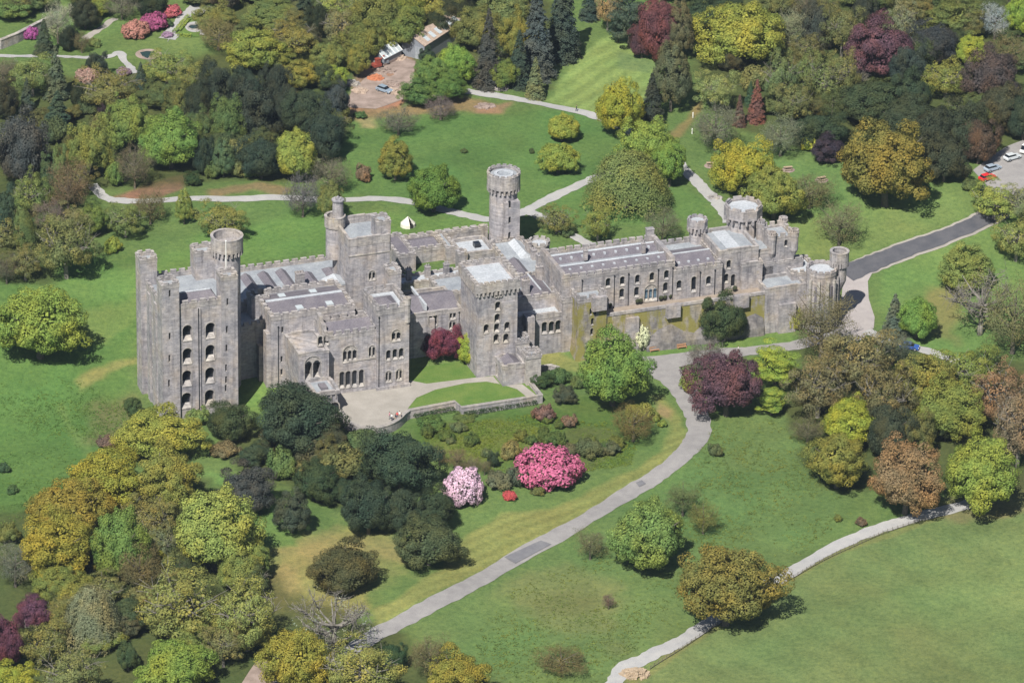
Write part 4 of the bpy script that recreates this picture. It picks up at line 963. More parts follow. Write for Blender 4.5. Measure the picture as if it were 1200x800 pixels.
for row in '''
bare 68 3 54 36 #b5a99c|pale leafless tree with white limbs above the garden wall top left
cone 52 22 70 28 #4c5640|broad dark conifer left of the pale leafless tree
dark 82 28 60 24 #33422f|dark evergreen tucked behind the pale leafless tree
dark 100 0 36 38 #3c4a38|dark evergreen at the top edge right of the pale leafless tree
oak 118 -4 21 26 #8b9a3e|yellow green tree at the top edge between two dark evergreens
bare 143 -8 26 36 #8b7d70|grey twiggy tree with pale stem beside the gravel garden path
dark 178 -10 22 40 #34462f|dark evergreen at the top edge behind the crimson rhododendrons
oak 14 -6 26 50 #7d9a4e|pale green orchard tree in the top left corner
oak 45 -14 14 44 #6d7a44|olive tree at the top edge beside the garden wall
bare 96 38 63 20 #7a6a50|small brown twiggy tree on the garden lawn
shrub 111 45 58 15 #93a152|pale lime shrub on the garden lawn
flower 159 26 50 34 #b87468|dusky rose flowering bush by the kidney pond lawn
flower 181 16 40 32 #a03068|deep crimson rhododendron beside the parterre
flower 200 7 24 26 #cc4a5a|red flowering bush at the back of the crimson rhododendron
flower 36 33 49 20 #a8308c|magenta azalea against the garden wall in the top left
shrub 196 24 34 14 #48603f|low green bush between the crimson rhododendron and parterre
dark 114 60 91 26 #3a4d40|dark round evergreen beside the bend of the garden path
flower 102 80 101 28 #b88874|pale salmon flowering bush below the dark round evergreen
flower 196 38 46 14 #b080a8|mauve flowering border shrub beside the parterre corner
cone 165 72 106 18 #45564a|slim blue green conifer below the kidney pond
flower 145 80 91 18 #9a7a9c|low purple heather mound by the garden path end
cone 66 52 122 32 #5c5a48|tall brownish conifer rising over the left wood
loose 38 64 118 50 #8b9a50|pale yellow green tree between two conifers in the left wood
bare 4 70 104 34 #85756a|brown leafless tree on the left edge below the garden path
cone 32 90 136 22 #4a5546|pointed dark conifer near the left edge
dark 8 96 142 32 #3d4238|dark tree on the left edge beside the pointed conifer
cone 68 105 168 44 #445440|wide deep green conifer below the tall brownish one
dark 92 98 128 24 #35452f|dark evergreen gap tree right of the tall brownish conifer
loose 128 82 140 74 #858546|big olive tree in the left wood below the salmon bush
dark 119 122 152 17 #3a3440|small purplish black tree in the middle of the left wood
loose 196 60 106 56 #8d8a4c|olive tree with white trunks below the kidney pond lawn
loose 222 72 112 34 #8a8650|sparse olive tree just below the parterre
oak 190 96 132 44 #66703c|dull olive tree behind the bright green tree
dark 232 92 150 36 #3b4c3a|dark evergreen on the left end of the pine clump
dark 28 128 226 70 #544d50|large purplish grey evergreen on the left edge
oak 106 140 214 48 #93983f|yellowish tree above the start of the pale path
oak 152 114 184 48 #8ba046|light green tree left of the bright spreading tree
oak 201 130 206 68 #86a540|bright green spreading tree with trunk showing on the lawn edge
bare 158 168 224 38 #85705e|reddish brown twiggy tree beside the bright spreading tree
shrub 135 190 222 24 #7d9a48|leafy green bush beside the start of the pale path
column 71 166 236 14 #7d9250|narrow yellow green column tree in the left wood
column 58 178 230 17 #4b603f|narrow deep green column tree in the left wood
bare 80 188 256 46 #8a705c|pinkish brown twiggy tree left of the pale path
loose 36 202 262 44 #86964a|green open tree below the purplish grey evergreen
column 5 212 292 24 #3f503c|dark column tree on the left edge
weep 27 244 291 30 #7c9050|drooping green tree near the left edge
bare 60 236 274 34 #957868|rosy twiggy bush tree in the left wood edge
loose 78 250 335 70 #868748|large rounded olive tree standing out on the left lawn
loose 88 240 282 44 #8b7b56|brownish budding tree behind the large rounded olive tree
loose 30 288 331 38 #84854e|olive thicket tree left of the large rounded olive tree
bare 8 296 334 30 #6e5f50|dark brown thicket on the left edge
oak 108 240 278 36 #7d9440|green bushy tree below the start of the pale path
shrub 131 278 299 21 #a5b53c|bright lime bush alone on the left lawn
loose 147 240 283 48 #7f8c44|olive green tree beside the lime bush
bare 176 220 266 38 #7d6e52|brown budding tree below the pale path on the left lawn
egg 216 222 263 21 #94a548|slim young tree alone below the pale path
dark 225 201 218 19 #44582f|round dark bush beside the bright spreading tree
oak 252 6 40 46 #8d9046|olive tree just right of the parterre
bare 256 26 64 52 #93835c|brown budding tree between parterre and lime oak
oak 322 2 36 62 #83924a|green domed tree at the top left of the main woods
oak 297 34 90 68 #9aa53e|large lime yellow oak in the upper left woods
loose 345 28 74 54 #9c8546|orange brown budding oak beside the lime yellow oak
cone 357 -30 38 30 #3d4a3a|dark pine with bare lower trunk at the top edge
dark 340 -18 16 34 #3c4a3a|dark pine at the top edge left of the bare trunked pine
dark 374 0 46 24 #35452f|dark evergreen right of the bare trunked pine
oak 322 56 84 44 #7f7c42|dull olive tree in front of the orange brown oak
loose 392 -8 34 52 #a0974c|yellow olive tree at the top edge near the works yard
loose 402 10 62 54 #8b8a5c|grey olive tree above the works yard
oak 386 48 90 40 #8f9444|yellow green tree left of the works yard
oak 418 52 92 28 #97983f|yellow tree at the left corner of the works yard
oak 352 70 108 42 #98983e|yellow oak in front of the dark pines
dense 391 76 106 34 #a3bb3a|vivid lime tree left of the works yard
dark 258 72 142 50 #3a4a3c|dark pine with heavy boughs left in the pine clump
dark 288 80 138 44 #3f5044|blue green pine at the back of the pine clump
dark 323 70 132 38 #3c4c40|pointed blue green pine at the back centre of the clump
dark 300 98 168 64 #3d4c40|broad dark pine in the middle of the pine clump
dark 332 104 158 44 #394a3f|dark pine leaning right in the middle of the clump
dark 356 100 168 54 #44543f|broad green black pine right of centre in the clump
dark 393 97 145 38 #4e4c50|purplish evergreen at the right end of the pine clump
dark 380 128 192 48 #3f4e40|dark pine at the lower right of the pine clump
dark 306 158 214 54 #3f4f40|dark round evergreen at the foot of the pine clump
oak 266 112 178 40 #6f8444|mid green tree at the lower left of the pine clump
oak 232 128 178 34 #5e7040|green tree between bright spreading tree and pine clump
oak 212 98 144 34 #6c7640|olive green tree above the bright spreading tree
dark 240 160 205 26 #3f5040|shaded evergreen right of the bright spreading tree
dense 345 154 217 54 #a5b548|bright yellow green tree in front of the dark pines
bare 355 203 258 42 #84747a|mauve grey twiggy tree on the upper pale path
bare 389 181 232 40 #85786a|grey twiggy tree beside the bright yellow green tree
oak 388 212 258 32 #8b9048|olive tree below the grey twiggy tree near the round chimney
egg 262 160 208 28 #5f7a55|blue green young conifer like tree on the shrub bank
shrub 251 188 213 22 #587040|green bush at the left of the shrub bank
shrub 276 184 211 28 #7d8650|mixed olive bush in the middle of the shrub bank
shrub 296 190 211 20 #6a8048|green bush at the right end of the shrub bank
loose 262 236 286 52 #8d8248|olive brown tree just behind the round turret of the keep
oak 440 -8 64 66 #84883f|olive oak above the glass house
oak 472 6 66 60 #84913f|green oak behind the glass house
oak 428 26 78 44 #7f8a42|olive green tree left of the glass house
loose 500 -14 36 62 #a58c40|amber budding tree at the top edge above the long shed
dark 528 -10 36 56 #3c4a34|shaded dark tree above the long shed
oak 480 -10 36 50 #83803c|olive tree at the top edge above the oaks
dark 512 14 52 40 #3a4a30|dark evergreen behind the long shed
oak 560 10 66 54 #848a46|olive tree right of the long shed
oak 588 -10 40 56 #8b9450|pale olive tree at the top edge left of the tall conifers
dense 533 52 104 46 #8fb23c|bright lime green tree in front of the long shed
oak 506 66 112 40 #7d9a44|green tree at the right side of the works yard
oak 494 92 127 48 #62803c|low green tree at the lower corner of the works yard
oak 524 84 122 40 #6f923e|mid green tree at the end of the upper path
dark 500 56 76 20 #46563f|dark bush against the shed front
cone 572 8 110 38 #4a4a46|tall dark conifer beside the lime green tree
cone 628 -22 100 50 #4c4a4c|very tall purplish conifer left of the striped lawn
cone 658 -44 78 50 #3d4a42|very tall dark conifer on the top edge of the striped lawn
cone 608 34 108 34 #3f4c3e|dark conifer in the shade of the purplish conifer
oak 604 14 76 38 #93963f|yellow olive tree between two tall conifers
oak 593 70 106 28 #7f9440|green tree at the foot of the tall dark conifer
cone 627 66 120 26 #8d9463|pale grey green conifer beside the upper path
bare 516 116 143 36 #85727a|purplish twiggy bush tree below the upper path
bare 467 126 162 42 #7f7066|grey brown twiggy tree on the upper lawn
shrub 422 131 141 15 #56743f|small green bush at the edge of the works yard
egg 463 160 213 40 #93993f|yellow green cone shaped tree alone on the upper lawn
dense 508 195 254 60 #6f9438|rich green round tree beside the pale path behind the castle
dense 659 136 168 43 #aab53a|round lime tree alone on the lawn, the farther of two
dense 654 168 207 47 #a8b238|round lime tree alone on the lawn, the nearer of two
shrub 426 194 216 20 #93704f|small reddish bush on the lawn left of the yellow green cone tree
shrub 544 174 181 8 #55683c|tiny dark bush on the upper lawn
shrub 623 174 181 7 #4f6038|tiny dark bush left of the nearer lime tree
cone 690 -28 28 26 #3f5048|dark conifer at the top edge of the striped lawn
loose 712 -20 38 34 #b08a3e|orange amber tree at the top edge of the striped lawn
layer 737 -14 60 46 #46584c|blue green spruce at the back of the striped lawn
layer 724 24 50 24 #46584a|low blue green spruce at the corner of the striped lawn
dark 768 -6 74 54 #7a3f4c|dark copper beech beside the spruce
dark 752 28 70 32 #6b3c44|lower copper beech at the edge of the striped lawn
egg 795 0 72 34 #6c6c50|grey olive conifer like tree right of the copper beech
egg 786 46 134 46 #6a6a48|tall shaggy grey green conifer beside the striped lawn
dark 818 -8 54 42 #47583c|dark green tree left of the great yellow oak
cone 763 84 151 34 #3d443c|black green pointed conifer at the corner of the striped lawn
oak 725 92 166 50 #b3a136|tall golden tree at the bend of the upper path
oak 756 140 205 66 #9fb23c|lime green tree behind the great rounded tree
weep 735 176 254 88 #8d9c52|great rounded grey green tree behind the castle
oak 784 164 222 42 #8fae3c|lime tree on the right side of the great rounded tree
oak 870 6 92 98 #a8ac38|great yellow oak in the upper right woods
loose 838 82 134 52 #98925c|grey olive budding tree below the great yellow oak
bare 838 122 182 54 #857a6a|grey brown twiggy tree above the picnic lawn
cone 866 110 151 17 #664a44|left and smaller of two slim red brown conifers
cone 886 92 147 25 #824a40|right and taller of two slim red brown conifers
cone 879 94 128 16 #465f42|slim green conifer behind the red brown pair
loose 914 60 138 46 #7f8c50|pale green birch beside the slim red brown conifers
loose 946 62 126 44 #788a4a|pale green birch in the middle of the birch group
loose 928 94 154 46 #86874a|olive birch at the front of the birch group
loose 966 66 134 46 #7f8a4c|light olive birch right in the birch group
loose 988 58 118 38 #8a8a4c|yellow olive birch at the right end of the birch group
bare 924 10 64 46 #a59a80|grey leafless tree right of the great yellow oak
dark 956 4 62 40 #4c4a48|dark purplish evergreen at the back of the right woods
loose 986 6 72 46 #7f7f48|olive tree with one thick white trunk by the copper tree
oak 905 -12 22 48 #757a44|olive tree at the top edge right of the yellow oak
dark 850 -10 22 54 #47563a|dark green tree at the top edge above the yellow oak
bare 944 -12 24 44 #86705c|brown tree at the top edge of the right woods
bare 914 136 188 48 #8c8874|pale grey twiggy tree above the picnic lawn
dark 1028 24 97 80 #6e4050|large copper red beech in the right woods
dark 1012 -6 34 34 #3f4a3c|dark evergreen above the large copper beech
loose 1056 2 58 38 #98966a|pale buff tree right of the large copper beech
layer 1118 -4 50 62 #7f8c46|wide flat layered cedar in the upper right
dark 1096 26 82 64 #484848|dark shaded conifer below the layered cedar
dark 1064 52 104 44 #46524a|grey green conifer right of the large copper beech
bare 1165 6 50 38 #b9aeb6|white blossoming tree near the top right corner
dense 1194 -4 46 40 #92b53a|bright green tree in the top right corner
bare 1186 44 88 54 #93805e|brown budding tree on the right edge below the bright corner tree
dense 1136 43 80 42 #a8b830|vivid lime tree in the right woods
loose 1107 70 122 50 #97a048|yellow green tree with white stem below the vivid lime tree
dark 1160 58 128 64 #5c4844|dark red brown tree in the right woods
dark 1020 94 152 84 #4a5a3c|broad dark green evergreen below the large copper beech
dark 1064 84 142 50 #46563c|dark evergreen left of the white stemmed tree
dark 1062 116 172 70 #4c553a|brownish dark evergreen behind the great brown oak
dark 1092 124 192 62 #3f4c38|dark evergreen to the right of the great brown oak
dark 1124 118 186 60 #4a5038|olive dark evergreen in the middle of the right woods
dark 1172 98 162 62 #4f4a3c|brown dark evergreen near the right edge
dark 1198 110 168 44 #46523c|dark evergreen on the right edge above the car park
dark 962 132 176 62 #455538|low dark evergreen below the birch group
dark 1106 160 218 56 #43483a|dark holly bank left of the car park
dark 1146 138 196 48 #5e4a3c|russet dark tree directly behind the parked cars
dead 1007 84 104 22 #b5a48c|dead whitish snag below the large copper beech
oak 1037 147 256 112 #8c7a40|great bronze brown oak alone on the right lawn
dark 970 160 193 42 #40344a|low dark purple bush tree beside the great bronze oak
shrub 948 160 181 18 #c9bd4a|yellow bush beside the dark purple bush tree
bare 948 204 251 58 #7a7050|low olive twiggy thorn on the lawn behind the gatehouse
bare 983 238 293 52 #827a62|grey twiggy thorn directly behind the round gate turret
oak 870 164 236 68 #a59a3c|golden olive tree behind the octagonal tower
oak 906 196 264 62 #98a040|yellow green tree right of the octagonal tower
loose 1165 216 264 58 #a09a4e|yellow olive tree at the end of the dark road
loose 1196 214 268 40 #8c8660|grey olive tree on the right edge below the car park
loose 1190 254 312 54 #8f8a50|olive tree on the right edge below the dark road
shrub 1138 210 228 22 #6e7c44|green bush in front of the red car
dark 1150 218 231 12 #3f5238|small dark bush by the red car
egg 1131 286 346 62 #97a248|yellow green tree on the lawn below the dark road
dead 1148 318 402 84 #a09070|gaunt pale tree with white twisted limbs on the right
bare 1186 328 424 74 #877e5a|grey olive twiggy tree on the right edge beside the gaunt pale tree
dense 1073 347 401 48 #86a83a|bright green round tree beside the gate forecourt
cone 1047 342 402 34 #6c7562|grey green conifer left of the bright green round tree
bare 1046 388 432 50 #6c6a60|dark twiggy tree at the corner of the gate forecourt
bare 962 342 428 74 #857760|brown twiggy tree in front of the round gate tower
loose 1002 384 468 86 #8a7450|big grey brown budding tree below the gate forecourt
loose 958 416 498 70 #80694a|brown budding tree right of the lime layered conifer
loose 1034 426 510 76 #746244|dark brown budding tree in the middle of the right thicket
dark 1040 470 545 56 #4e5540|dull dark green tree behind the orange oak
oak 1082 414 492 70 #98963f|yellow oak in the right thicket
loose 1128 408 470 74 #87833f|olive tree below the gaunt pale tree
oak 1112 446 522 88 #8c8844|broad olive oak above the large lime green tree
loose 1168 428 508 80 #8c6a44|russet budding tree on the right edge of the thicket
loose 1192 452 556 74 #8f7045|orange brown tree on the right edge beside the lime green tree
oak 1070 480 538 50 #73753f|olive tree between orange oak and lime green tree
shrub 932 362 390 20 #aab83a|bright lime bush against the foot of the castle wall
bare 946 488 522 40 #74654f|low brown twiggy tree left of the golden green oak
oak 993 469 534 72 #a39f3c|golden green oak on the edge of the right meadow
oak 980 506 580 76 #938440|bronze green oak in front of the golden green oak
oak 1060 516 613 90 #a57a3c|orange brown oak beside the field path
oak 1150 510 613 94 #96aa3c|large lime green tree at the end of the field path
oak 851 412 497 76 #563648|dark purple copper beech beside the drive
layer 908 403 456 58 #a5bd36|lime yellow layered conifer beside the copper beech, upper of two
layer 904 454 488 36 #a5bb3a|low lime yellow conifer beside the copper beech, lower of two
dark 845 345 405 54 #4c5e3a|dark evergreen rising against the terrace wall
bare 826 396 442 44 #8c7c80|mauve grey twiggy tree left of the copper beech
shrub 806 437 462 22 #a0ad40|lime shrub in the bend of the drive
loose 700 243 286 36 #8d8a48|small olive tree behind the stable wing roof
loose 652 240 277 40 #8a8c48|small olive tree where two pale paths meet
bare 776 246 287 42 #847a60|small brown twiggy tree behind the stable wing gable
shrub 664 262 279 22 #5f6e40|low green bush below the path junction
oak 718 386 486 82 #7aa044|large leafy green tree below the lichen tower
flower 750 376 413 24 #cfc8b0|white blossoming tree beside the lichen tower
dark 662 452 473 28 #5a6450|round dark grey green bush below the small turrets
shrub 637 474 497 26 #80584f|reddish brown rounded bush at the end of the terrace wall
dark 634 434 454 28 #4f6638|dark green bush right of the small turrets
shrub 655 432 454 28 #5f7840|green bush above the round dark grey bush
shrub 612 436 450 12 #7f9448|pale green climber bush beside the small turrets
shrub 680 440 458 22 #71864a|green bush at the left foot of the large leafy tree
shrub 667 486 504 18 #8a6a54|small brown bush in the middle of the garden slope
bare 742 474 522 54 #80683f|brown thicket bush inside the bend of the drive
shrub 752 474 498 36 #a0924a|golden bush behind the brown thicket inside the drive bend
shrub 776 492 502 11 #94a83f|small round clipped green bush near the drive bend
shrub 768 488 496 9 #9caa40|smallest clipped green bush near the drive bend
shrub 690 514 539 34 #5c5a40|dark low bush right of the pink rhododendron
shrub 714 518 536 24 #686a48|low grey green bush at the end of the garden slope
shrub 668 520 536 22 #6f6048|brown green bush behind the pink rhododendron
flower 641 526 581 80 #c44c8c|large bright pink rhododendron on the garden slope
flower 543 550 598 50 #dcaac8|pale lilac pink rhododendron beside the dark evergreens
flower 597 575 588 17 #d42c38|small scarlet azalea on the mown lawn
shrub 597 516 540 24 #a08a5c|tan bush behind the scarlet azalea
bare 515 522 546 18 #8f7862|small tan twiggy shrub, first left of a row of four
bare 535 525 552 22 #927a66|small tan twiggy shrub, tallest of a row of four
bare 553 533 554 18 #94806c|small tan twiggy shrub, third of a row of four
bare 568 537 557 16 #8a7c62|small tan twiggy shrub, right end of a row of four
dark 578 527 548 14 #46583f|small dark bush at the right of the tan shrubs
shrub 585 552 577 34 #7f8060|mixed grey green bush left of the pink rhododendron
shrub 607 546 574 26 #5e6650|dark grey bush at the lower left of the pink rhododendron
shrub 630 570 582 15 #6e6a44|tiny olive bush at the foot of the pink rhododendron
dark 350 452 538 106 #44523c|large dark yew before the entrance porch
dark 268 470 521 58 #4a5a3a|dark rounded yew at the foot of the keep
dark 470 503 584 96 #43543c|great dark holm oak below the forecourt wall
dark 432 560 632 64 #3f4e3a|dark evergreen at the lower left of the holm oak
dark 468 566 628 52 #46543e|dark evergreen at the foot of the holm oak
dark 508 572 626 58 #3f5038|dark evergreen right of the holm oak beside the lilac rhododendron
dark 502 608 671 82 #5c6844|grey green yew on the mown bank beside the drive
dark 405 638 701 88 #60603c|brown tipped dark yew alone on the dry grass
dark 290 544 602 66 #4c484c|purplish dark evergreen above the lime oak
egg 342 572 627 44 #434f42|dark egg shaped yew alone on the left garden lawn
dark 372 540 592 52 #445a3c|dark laurel in the middle of the shrubbery
dark 404 560 592 40 #44553a|dark laurel at the right of the shrubbery
shrub 330 526 566 38 #7a9048|yellow green bush in the shrubbery below the yew
shrub 400 528 570 56 #80844c|olive bush in the shrubbery beside the holm oak
dark 300 518 545 40 #4a5c44|green black bush between keep yew and large yew
shrub 264 518 540 34 #8a7054|brown bush below the rounded keep yew
shrub 425 508 528 44 #6e8048|green bush under the forecourt wall
shrub 232 478 502 26 #8aa050|pale green sapling bush at the foot of the keep windows
dark 157 464 489 24 #5a7040|green bush at the left foot of the keep
shrub 130 510 528 30 #7d5a4a|red brown low bush at the edge of the left meadow
oak 188 484 548 96 #a5ab3c|yellow green domed oak directly below the keep
oak 196 524 606 76 #9c9a3a|golden green oak below the domed oak
oak 122 528 612 92 #a4943a|golden oak on the left slope
oak 84 562 642 92 #9f853c|amber oak further down the left slope
oak 65 602 694 92 #a58f3a|large amber oak at the lower left
dense 142 594 690 68 #7c9c44|vivid green tree among the amber oaks
dense 252 576 682 112 #a5b24c|large pale lime tree at lower left centre
loose 190 612 664 34 #80785c|grey brown tree between vivid green tree and pale lime tree
oak 302 636 682 32 #94a248|small lime tree on the right flank of the pale lime tree
oak 66 662 712 54 #8f963c|olive yellow tree below the large amber oak
bare 18 636 692 46 #80766a|grey twiggy bush tree on the lower left edge
shrub 8 612 640 30 #7b8644|olive gorse mound on the left edge above the twiggy bush
dark 38 696 738 46 #703a58|dark purple copper tree in the lower left, smaller of two
dark 6 712 788 48 #6e3550|dark purple copper tree on the lower left edge, larger of two
loose 46 726 784 64 #8f8d44|olive tree right of the purple copper trees
weep 108 682 762 64 #938a72|grey drooping willow in the lower left
bare 164 636 702 54 #857454|brown budding tree above the grey willow
loose 212 668 762 104 #92854a|broad brown olive oak at lower left
loose 290 678 772 80 #938c50|olive oak with grey limbs beside the dry grass
dense 206 750 820 92 #8fa83a|bright lime tree on the bottom edge
dark 150 750 786 26 #566e48|green bush left of the bright lime tree on the bottom edge
oak 345 734 822 80 #a08f3e|golden brown oak on the bottom edge left of the drive
loose 262 728 786 48 #8a7a50|brown olive tree behind the bright lime tree
oak 16 776 830 56 #a39a3a|yellow oak in the bottom left corner
loose 84 756 832 76 #8c8c4a|olive tree on the bottom edge left of the grass gap
dead 392 698 782 92 #b0a190|gaunt grey tree leaning over the drive at the bottom
loose 422 752 832 94 #988a4c|olive brown oak on the bottom edge under the gaunt tree
bare 505 738 802 44 #8c7a5a|brown twiggy tree right of the drive at the bottom
oak 534 764 832 76 #9c8c40|amber oak on the bottom edge right of the drive
dark 462 752 786 32 #3f5c3c|dark green holly between the oaks at the bottom
dense 760 588 676 90 #86a44e|large round pale green tree right of the drive
oak 850 638 748 118 #877640|great rust brown oak standing over the field path
bare 800 566 608 46 #7d8a50|pale scrubby bush above the round pale green tree
bare 824 586 628 40 #86804c|olive brown scrub beside the great rust oak
bare 692 618 658 40 #80785c|low twiggy thorn beside the drive
bare 713 695 714 16 #8c6a5a|tiny red leaved sapling on the lower meadow
bare 658 762 792 60 #7d6a48|brown bramble thicket on the lower meadow
shrub 838 520 537 18 #6a7448|small bush on the meadow right of the drive bend
shrub 982 602 612 10 #8a9040|tiny yellow bush on the meadow near the field path
shrub 1009 606 618 13 #7a5c3c|tiny brown bush on the meadow near the field path
oak 47 336 434 114 #8fa83c|great spreading lime green tree alone on the left meadow
shrub 4 542 556 16 #47603f|dark gorse bush on the left meadow edge, upper
shrub 14 568 580 14 #55703f|dark gorse bush on the left meadow edge, lower
dark 519 380 424 44 #8a2c4c|crimson maple against the dining range wall
dark 538 388 422 22 #86304c|small crimson maple beside the lime yellow maple
dense 552 386 430 36 #b0c430|lime yellow maple beside the crimson maple
column 567 376 430 20 #839c50|slim pale green conifer against the middle tower
shrub 505 490 507 36 #66843c|leafy bush below the terrace wall
shrub 545 486 496 30 #6c8040|low bush at the kink of the terrace wall
oak 1012 -20 14 60 #6f7c46|green tree at the very top above the dark evergreen
oak 1080 -24 12 60 #6c7446|olive tree at the very top near the layered cedar
oak 300 -24 6 70 #6f7840|olive tree at the very top beyond the domed tree
oak 630 -40 -4 60 #6f7a44|olive tree at the very top behind the tall conifers
dark 265 -16 14 40 #5a4c44|brownish evergreen at the top edge above the parterre
oak 230 -16 8 36 #7a7a48|olive tree at the top edge beyond the garden court
oak 790 -30 4 60 #5a6a40|green tree at the very top behind the copper beech
'''.strip().splitlines():
    a, lab = row.split('|'); q = a.split()
    T(q[0], float(q[1]), float(q[2]), float(q[3]), float(q[4]), q[5], lab, GS if q[0] in ('shrub', 'flower') else GT)

# undergrowth between the trunks of the woods
def undergrowth(poly, n, label, group, seed, cols, kinds=('oak', 'loose', 'dark', 'bare', 'shrub'), size=(26, 46)):
    r = random.Random(seed); q = np.array(poly, float); k_ = 0
    while k_ < n:
        x = r.uniform(q[:, 0].min(), q[:, 0].max()); y = r.uniform(q[:, 1].min(), q[:, 1].max())
        if sdist(np.array([x]), np.array([y]), poly)[0] < 0: continue
        kd = r.choice(kinds); w_ = r.uniform(*size); T(kd, x, y-w_*r.uniform(.6, 1.1), y, w_, r.choice(cols), label, group); k_ += 1
UC = ['#6f7640', '#5c6a3c', '#7d7c48', '#4f5c3a', '#85784c', '#5a5a40']
undergrowth([(0,130),(60,120),(120,140),(140,200),(95,235),(60,290),(0,320)], 24, 'low scrubby growth between the trees of the left wood', 'undergrowth of the left wood', 1, UC)
undergrowth([(215,75),(300,50),(400,10),(400,100),(395,180),(330,205),(240,195),(215,130)], 27, 'low growth between the trees around the pine clump', 'undergrowth around the pine clump', 2, UC)
undergrowth([(410,0),(620,-10),(620,105),(545,90),(510,40),(440,50)], 21, 'low growth between the trees behind the works yard', 'undergrowth behind the works yard', 3, UC, ('oak', 'loose', 'dark'))
undergrowth([(830,40),(1195,0),(1195,150),(1140,185),(1070,150),(960,160),(900,140),(850,120)], 45, 'low growth between the trees of the right woods', 'undergrowth of the right woods', 4, UC)
undergrowth([(945,430),(1010,410),(1060,440),(1195,440),(1195,530),(1100,520),(1030,530),(960,500)], 24, 'low growth between the trees of the right thicket', 'undergrowth of the right thicket', 5, UC)
undergrowth([(30,650),(100,610),(150,600),(230,680),(300,700),(300,770),(180,770),(40,790)], 16, 'budding tree filling the canopy of the lower left wood', 'canopy trees of the lower left wood', 29, ['#8d8646', '#8a7c4c', '#7f8442', '#96903f'], ('oak', 'loose'), (40, 62))
undergrowth([(20,640),(100,600),(240,590),(310,690),(300,760),(180,740),(40,780)], 24, 'low growth between the trees at the lower left', 'undergrowth of the lower left wood', 6, UC)
undergrowth([(270,520),(330,530),(420,520),(440,570),(380,590),(330,570)], 10, 'low growth in the shrubbery below the entrance porch', 'undergrowth of the shrubbery', 7, UC, ('shrub', 'dark'))
undergrowth([(0,0),(40,0),(180,0),(170,10),(60,12),(0,30)], 7, 'low growth along the top edge beyond the garden', 'undergrowth beyond the garden', 8, UC)

undergrowth([(495,512),(540,500),(640,492),(690,500),(740,530),(700,552),(650,530),(600,530),(560,545),(520,530)], 16, 'low mound of ground cover on the garden slope below the terrace wall', 'ground cover mounds on the garden slope', 19, ['#67762f', '#5a6e34', '#768038', '#6d6a48'], ('shrub',), (11, 22))

tufts('meadow_tufts', [(600,690),(700,640),(800,560),(835,500),(900,490),(950,520),(1000,600),(930,655),(830,715),(730,770),(700,800),(560,800),(560,740)], 5200, 3, '#6d7a3c')
tufts('meadow_tufts', [(0,420),(100,450),(160,480),(130,540),(40,600),(0,620)], 1800, 4, '#5f7a3c')
tufts('slope_tufts', [(490,505),(620,485),(750,500),(740,545),(640,560),(520,545)], 2600, 5, '#6a7a30')
# ------------------------------------------------------------------ terrace wall, field fence, garden walls
def wall_along(name, pts, th, ztop, zbot, label, cat, cope=True):
    mb = MB(); cb = MB(); L = [np.array(p[:2]) for p in pts]
    for dz, off, m_, z0, z1 in ((0, th/2, mb, zbot, ztop), (0, th/2+.1, cb, ztop, (lambda x, y: ztop(x, y)+.16) if callable(ztop) else ztop+.16)):
        rows = []
        for i, q in enumerate(L):
            a = L[max(i-1, 0)]; b = L[min(i+1, len(L)-1)]; d = b-a; d = d/(np.linalg.norm(d)+1e-9); n = np.array([-d[1], d[0]])
            rows.append((q+n*off, q-n*off))
        vs = []; fs = []
        f0 = z0 if callable(z0) else (lambda x, y: z0); f1 = z1 if callable(z1) else (lambda x, y: z1)
        for l, r in rows:
            for p in (l, r): vs += [(p[0], p[1], f0(*p)), (p[0], p[1], f1(*p))]
        for i in range(len(rows)-1):
            a, b = 4*i, 4*i+4; fs += [(a+1,b+1,b+3,a+3), (a,a+1,b+1,b)[::-1], (a+2,a+3,b+3,b+2), (a,a+2,b+2,b)]
        e = 4*(len(rows)-1); fs += [(0,1,3,2), (e,e+2,e+3,e+1)]; m_.add(vs, fs)
    o = mb.build(name, M_STONEW); tag(o, label, cat)
    if cope: cb.build('coping', M_DRESS, o)
    return o
wl = [P(x, y, TZ) for x, y in [(399.5,484),(401,489),(408,497.5),(420,502.8),(432,504.6),(446,503.6),(458,500),(468,494),(474.5,487.8),(480,484)]]
tw = wall_along('terrace_wall', smooth_line([q[:2] for q in wl], 4)+[P(533,474,TZ)[:2], P(541,481,TZ)[:2], P(610,470.5,TZ)[:2], P(634,466.3,TZ)[:2], P(618,447,TZ)[:2]], .7, 1.95, -2.4, 'low grey garden wall with pale coping edging the terrace lawn and gravel sweep', 'wall')
wall_along('garden_wall', [G(0,58), G(20,50), G(45,37), G(60,30)], .7, lambda x, y: float(H(x, y))+2.4, lambda x, y: float(H(x, y))-1, 'old purplish garden wall behind the magenta azalea in the top left', 'wall')
wall_along('lawn_wall', [G(627,436), G(646,434), G(655,437)], .6, lambda x, y: float(H(x, y))+1.3, -1, 'short low stone wall by the lawn right of the small turrets', 'wall')
fe = [G(*q) for q in [(762,784),(800,760),(840,733),(880,707),(920,683),(960,660),(1000,641),(1040,624),(1090,609)]]
fl = smooth_line([q[:2] for q in fe], 8); fo = empty('field_fence', (fl[0][0], fl[0][1], 0)); tag(fo, 'low wire and post fence along the edge of the lower right field', 'fence')
rail = MB(); off = np.array([fl[0][0], fl[0][1]])
